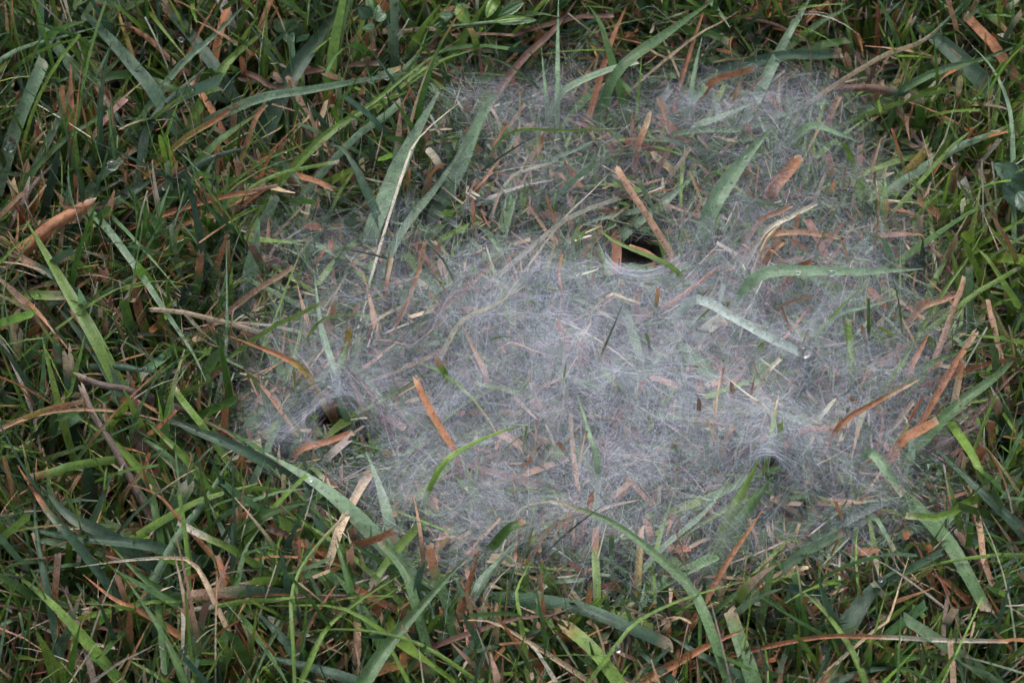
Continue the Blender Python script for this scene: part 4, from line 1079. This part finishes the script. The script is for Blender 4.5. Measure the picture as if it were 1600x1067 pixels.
def sheet_points(n, r, gamma=1.0):
    out = []
    got = 0
    while got < n:
        m = n * 2
        px = r.uniform(330, 1560, m); py = r.uniform(70, 980, m)
        d = density(px, py)
        pt = at(px, py, .0155)
        patch = .55 + .75 * np.clip(.5 + .9 * sines(pt[:, 0], pt[:, 1], 41, 420.0, 3), 0, 1.2)
        keep = r.uniform(0, 1, m) < np.clip(d * patch, 0, 1) ** gamma
        z = .0155
        P = np.stack([px, py], 1)[keep]
        out.append(P); got += len(P)
    P = np.vstack(out)[:n]
    w = at(P[:, 0], P[:, 1], .0155)
    for _ in range(3):
        w = at(P[:, 0], P[:, 1], hs(w[:, 0], w[:, 1]))
    return w

def sheet_threads(n, lo, hi, wid, k, seed, spread, gamma=1.0, curl=.6, below=.0):
    r = np.random.default_rng(seed)
    M = sheet_points(n, r, gamma)
    L = np.exp(r.uniform(math.log(lo), math.log(hi), n))
    a = r.uniform(0, 2 * math.pi, n)
    s = np.linspace(-.5, .5, k)
    cv = r.normal(0, curl, n)
    ang = a[:, None] + cv[:, None] * s[None] * 2
    dx = np.cumsum(np.cos(ang), 1) / k; dy = np.cumsum(np.sin(ang), 1) / k
    dx -= dx.mean(1, keepdims=True); dy -= dy.mean(1, keepdims=True)
    X = M[:, None, 0] + dx * L[:, None]; Y = M[:, None, 1] + dy * L[:, None]
    off = r.normal(0, spread, n) - below * r.uniform(0, 1, n) ** 2
    tilt = r.normal(0, spread * .8, n)
    Z = hs(X, Y) + off[:, None] + tilt[:, None] * s[None] * 2
    C = np.stack([X, Y, Z], -1)
    px, py, _ = proj(C)
    ok = np.ones(n, bool)
    for hx, hy, rx, ry in ((1000, 397, 40, 19), (528, 652, 28, 13), (1203, 725, 14, 7)):
        ok &= ~(((px - hx) / rx) ** 2 + ((py - hy) / ry) ** 2 < 1).any(1)
    C = C[ok]
    return C, np.exp(r.normal(math.log(wid), .35, len(C)))

r = np.random.default_rng(5)
C1, W1 = sheet_threads(13000, .0025, .014, .000008, 5, 51, .0007, 1.0, .4, .004)
C2, W2 = sheet_threads(9500, .012, .040, .000009, 16, 52, .0009, .8, .12, .003)
C3, W3 = sheet_threads(2600, .02, .060, .000017, 26, 53, .0016, .5, .06, .0)
sheet = ribbons(C1, W1, r, "silk_sheet", web)
weave = ribbons(C2, W2, r, "silk_weave", web)
weave["label"] = "loosely woven longer silk threads"
sheet["label"] = "dense matted silk sheet"
ribbons(C3, W3, r, "long_threads", web)["label"] = "long straight silk threads"

# the finest threads are too thin to tell apart: they make a translucent film
def film_material():
    m, nt, N, L = new_mat("silk_film")
    at_ = N.new("ShaderNodeAttribute"); at_.attribute_name = "Col"
    geo = N.new("ShaderNodeNewGeometry")
    fac = at_.outputs["Fac"]
    for sc, det, lo, hi, a, b in ((1500, 5, .32, .68, .05, 1.8), (330, 4, .3, .7, .55, 1.35)):
        no = N.new("ShaderNodeTexNoise"); no.inputs["Scale"].default_value = sc; no.inputs["Detail"].default_value = det
        no.inputs["Distortion"].default_value = 1.2
        L.new(geo.outputs["Position"], no.inputs["Vector"])
        mr = N.new("ShaderNodeMapRange"); mr.inputs[1].default_value = lo; mr.inputs[2].default_value = hi
        mr.inputs[3].default_value = a; mr.inputs[4].default_value = b
        L.new(no.outputs["Fac"], mr.inputs[0])
        mu = N.new("ShaderNodeMath"); mu.operation = 'MULTIPLY'; L.new(fac, mu.inputs[0]); L.new(mr.outputs[0], mu.inputs[1])
        fac = mu.outputs[0]
    mu.use_clamp = True
    df = N.new("ShaderNodeBsdfDiffuse"); df.inputs[0].default_value = (.74, .75, .85, 1)
    tr = N.new("ShaderNodeBsdfTranslucent"); tr.inputs[0].default_value = (.74, .75, .85, 1)
    ms = N.new("ShaderNodeMixShader"); ms.inputs[0].default_value = .4
    L.new(df.outputs[0], ms.inputs[1]); L.new(tr.outputs[0], ms.inputs[2])
    tp = N.new("ShaderNodeBsdfTransparent")
    m2 = N.new("ShaderNodeMixShader"); L.new(fac, m2.inputs[0]); L.new(tp.outputs[0], m2.inputs[1]); L.new(ms.outputs[0], m2.inputs[2])
    out = N.new("ShaderNodeOutputMaterial"); L.new(m2.outputs[0], out.inputs[0])
    return m
MAT_FILM = film_material()
for lay, (dz, amt) in enumerate(((.0, .29), (-.0022, .11))):
    step = .0011
    fx, fy = np.meshgrid(np.arange(-.085, .120, step), np.arange(-.085, .100, step))
    fz = hs(fx, fy) + dz + .0004 * sines(fx, fy, 70 + lay, 700.0, 2)
    FV = np.stack([fx, fy, fz], -1).reshape(-1, 3)
    qx, qy, _ = proj(FV)
    dn = density(qx, qy)
    nx = fx.shape[1]; ny = fx.shape[0]
    ii = (np.arange(ny - 1)[:, None] * nx + np.arange(nx - 1)[None, :]).reshape(-1)
    FF = np.stack([ii, ii + 1, ii + nx + 1, ii + nx], -1)
    FF = FF[(dn[FF] > .03).any(1)]
    used = np.unique(FF); remap = np.full(len(FV), -1); remap[used] = np.arange(len(used))
    fc = np.ones((len(used), 4)); fc[:, :3] = (np.clip(dn[used] - .03, 0, 1) * amt)[:, None]
    fo = link("silk_film", mesh_np("silk_film", FV[used], remap[FF], fc, mat=MAT_FILM), parent=web)
    fo["label"] = ("upper", "lower")[lay] + " film of the finest silk"

# rims of the openings and the bundles gathered at the peaks
def rim(pts, dz, n, spread, name, label, front):
    px = np.array([p[0] for p in pts], float); py = np.array([p[1] for p in pts], float)
    w = at(px, py, .017)
    z = hs(w[:, 0], w[:, 1]) + dz
    P = at(px, py, z)
    C, _ = catmull(P, 14)
    out = []; 
    for _ in range(n):
        o = np.abs(r.normal(0, 1)) * spread
        j = r.normal(0, .00012, 3)
        a, b = sorted(r.uniform(-.15, 1.15, 2))
        if b - a < .3: a, b = 0, 1
        tt = np.linspace(a, b, 14) * 13
        Q = np.stack([np.interp(tt, np.arange(14), C[:, c]) for c in range(3)], 1)
        sagf = np.linspace(-1, 1, 14) ** 2
        Q = Q + j + np.array(front) * o * (1 + .5 * sagf[:, None]) + np.array([0, 0, -.25]) * o
        out.append(Q)
    ob = ribbons(np.array(out), np.full(n, .00003), r, name, web)
    ob["label"] = label
rim([(945, 392), (962, 412), (985, 421), (1012, 421), (1040, 411), (1062, 396)], .0004, 42, .0012, "opening_rim",
    "pale curved silk rim of the dark hole at the web's centre", (0, -1, 0))
rim([(432, 695), (468, 665), (500, 634), (528, 620), (552, 620), (575, 638)], .0004, 26, .0018, "opening_rim",
    "silk arch over the opening at the web's left", (0, 1, .1))
rim([(1172, 722), (1186, 713), (1200, 711), (1214, 714), (1226, 722)], .0004, 26, .0012, "opening_rim",
    "small silk arch at the web's lower right peak", (0, 1, .1))

def fan(px, py, dz, n, lmax, name, label):
    w = at(px, py, .017); z = hs(w[0], w[1]) + dz
    A = at(px, py, z)
    a = r.uniform(0, 2 * math.pi, n); L = r.uniform(.25, 1, n) * lmax
    E = np.stack([A[0] + np.cos(a) * L, A[1] + np.sin(a) * L, np.zeros(n)], 1)
    E[:, 2] = hs(E[:, 0], E[:, 1]) + r.normal(0, .0008, n)
    qx, qy, _ = proj(E)
    ok = density(qx, qy) > .12
    E = E[ok]
    s = np.linspace(0, 1, 6)[None, :, None]
    C = (A + r.normal(0, .0008, (len(E), 1, 3))) * (1 - s) + E[:, None, :] * s
    C[..., 2] -= .0012 * np.sin(s[..., 0] * math.pi) * (np.linalg.norm(E - A, axis=1)[:, None] / .02)
    return C
F = [fan(1195, 690, .002, 90, .034, '', ''), fan(530, 606, .002, 80, .030, '', ''), fan(985, 418, .0006, 60, .016, '', ''),
     fan(695, 140, .003, 60, .02, '', ''), fan(1275, 150, .003, 50, .018, '', ''), fan(1250, 545, .003, 40, .015, '', ''),
     fan(640, 300, .006, 50, .022, '', ''), fan(850, 410, .003, 40, .015, '', ''), fan(1165, 240, .003, 50, .015, '', ''),
     fan(905, 540, .002, 50, .012, '', ''), fan(420, 670, .003, 50, .014, '', ''), fan(780, 170, .006, 50, .02, '', '')]
F += [fan(bx, by, .0012, 26, .011, '', '') for bx, by in CARRIERS]
FC = np.vstack(F)
ribbons(FC, np.full(len(FC), .00002), r, "anchor_threads", web)["label"] = "silk threads fanning out from the grass tips that carry the web"

# dew specks caught in the silk
def specks(P, rad, name, parent=None, mat=MAT_WATER):
    o6 = np.array([[1, 0, 0], [-1, 0, 0], [0, 1, 0], [0, -1, 0], [0, 0, 1], [0, 0, -1.0]])
    f8 = np.array([[0, 2, 4], [2, 1, 4], [1, 3, 4], [3, 0, 4], [2, 0, 5], [1, 2, 5], [3, 1, 5], [0, 3, 5]])
    V = (P[:, None, :] + o6[None] * rad[:, None, None]).reshape(-1, 3)
    Fc = (f8[None] + (np.arange(len(P)) * 6)[:, None, None]).reshape(-1, 3)
    return link(name, mesh_np(name, V, Fc, mat=mat), parent=parent)
SP = sheet_points(5000, r, 1.0) + r.normal(0, .0006, (5000, 3))
so = specks(SP, np.exp(r.normal(math.log(.00004), .4, len(SP))), "dew_specks", web)
so["kind"] = "stuff"; so["label"] = "tiny dew specks caught in the silk"

# ------------------------------------------------------------------ dew
ico = None
def ball(seg=16, ringn=10):
    v = [(0, 0, 1)]
    for a in range(1, ringn):
        for b in range(seg):
            th = math.pi * a / ringn; ph = 2 * math.pi * b / seg
            v.append((math.sin(th) * math.cos(ph), math.sin(th) * math.sin(ph), math.cos(th)))
    v.append((0, 0, -1))
    f = []
    for b in range(seg):
        f.append((0, 1 + b, 1 + (b + 1) % seg))
        f.append((len(v) - 1, 1 + (ringn - 2) * seg + (b + 1) % seg, 1 + (ringn - 2) * seg + b))
    for a in range(ringn - 2):
        for b in range(seg):
            p, q = 1 + a * seg + b, 1 + a * seg + (b + 1) % seg
            f.append((p, p + seg, q + seg)); f.append((p, q + seg, q))
    return np.array(v), np.array(f)
BV, BF = ball()
DROPS = [
    (15, 228, 9, "largest clear dew drop resting on the wide pale blade at the left edge"),
    (1257, 549, 9, "large clear drop hanging at the end of the water-beaded white blade"),
    (176, 258, 8, "clear drop at the tip of the silver dew-coated blade, upper left"),
    (131, 29, 4, "small drop on the hair-thin green blade's tip, top left"),
    (604, 121, 4, "small drop near the pointed end of the long horizontal blue-green blade"),
    (580, 126, 4, "small drop in the middle of the long horizontal blue-green blade, beside another"),
    (1299, 426, 5, "clear drop on top of the long level silver blade in the web"),
    (1247, 425, 4, "small drop at the left of the long level silver blade in the web"),
    (1166, 248, 4, "glinting drop on the broad dewy pale green blade in the web"),
    (966, 1013, 4, "small drop at the foot of the dew-crusted upright stalk, bottom centre"),
    (485, 748, 4, "bright drop on the broad dewy blade below the web's left corner"),
    (1222, 532, 4, "small drop riding on the water-beaded white blade"),
    (222, 579, 3, "bright dew speck, one of a close pair on the level teal blade at left"),
    (229, 580, 3, "bright dew speck, right one of a close pair on the level teal blade at left"),
    (428, 150, 3, "small drop near the left end of the long horizontal blue-green blade"),
    (283, 62, 4, "small drop among the dark blades right of the frayed pinkish end, top"),
    (1376, 905, 3, "tiny bright drop on the very broad slate blade, lower right"),
]
CAT = np.vstack(CENTRES)
cpx, cpy, cw = proj(CAT)
for px, py, rp, lab in DROPS:
    d2 = (cpx - px) ** 2 + (cpy - py) ** 2
    near = np.argsort(d2)[:6]
    k = near[np.argmin(cw[near])] if d2[near[0]] < 400 else near[0]
    rad = rp * MM * 1.25
    P = at(px, py, CAT[k, 2])
    cy, cx = cells(np.array(float(px)), np.array(float(py)))
    dd = DEPTH[cy - 1:cy + 2, cx - 1:cx + 2].min()       # depth of the blade it rests on
    if dd < 8:
        P = CAM + ray(px, py) * dd
    P = P + nrm(CAM - P) * rad * .8
    V = BV * rad * np.array([1, 1, .88])
    o = link("dew_drop", mesh_np("dew_drop", V, BF, mat=MAT_WATER), loc=P)
    tag(o, lab, "dew drop", "dew drops on grass blades")

BD = np.array(BEADS)
bv, bf = ball(6, 4)
br = np.exp(np.random.default_rng(77).normal(math.log(.00020), .4, len(BD)))
V = (BD[:, None, :] + bv[None] * br[:, None, None]).reshape(-1, 3)
Fb = (bf[None] + (np.arange(len(BD)) * len(bv))[:, None, None]).reshape(-1, 3)
bo = link("fine_dew", mesh_np("fine_dew", V, Fb, mat=MAT_WATER))
tag(bo, "tiny dew beads strung along the grass blades", "dew", kind="stuff")
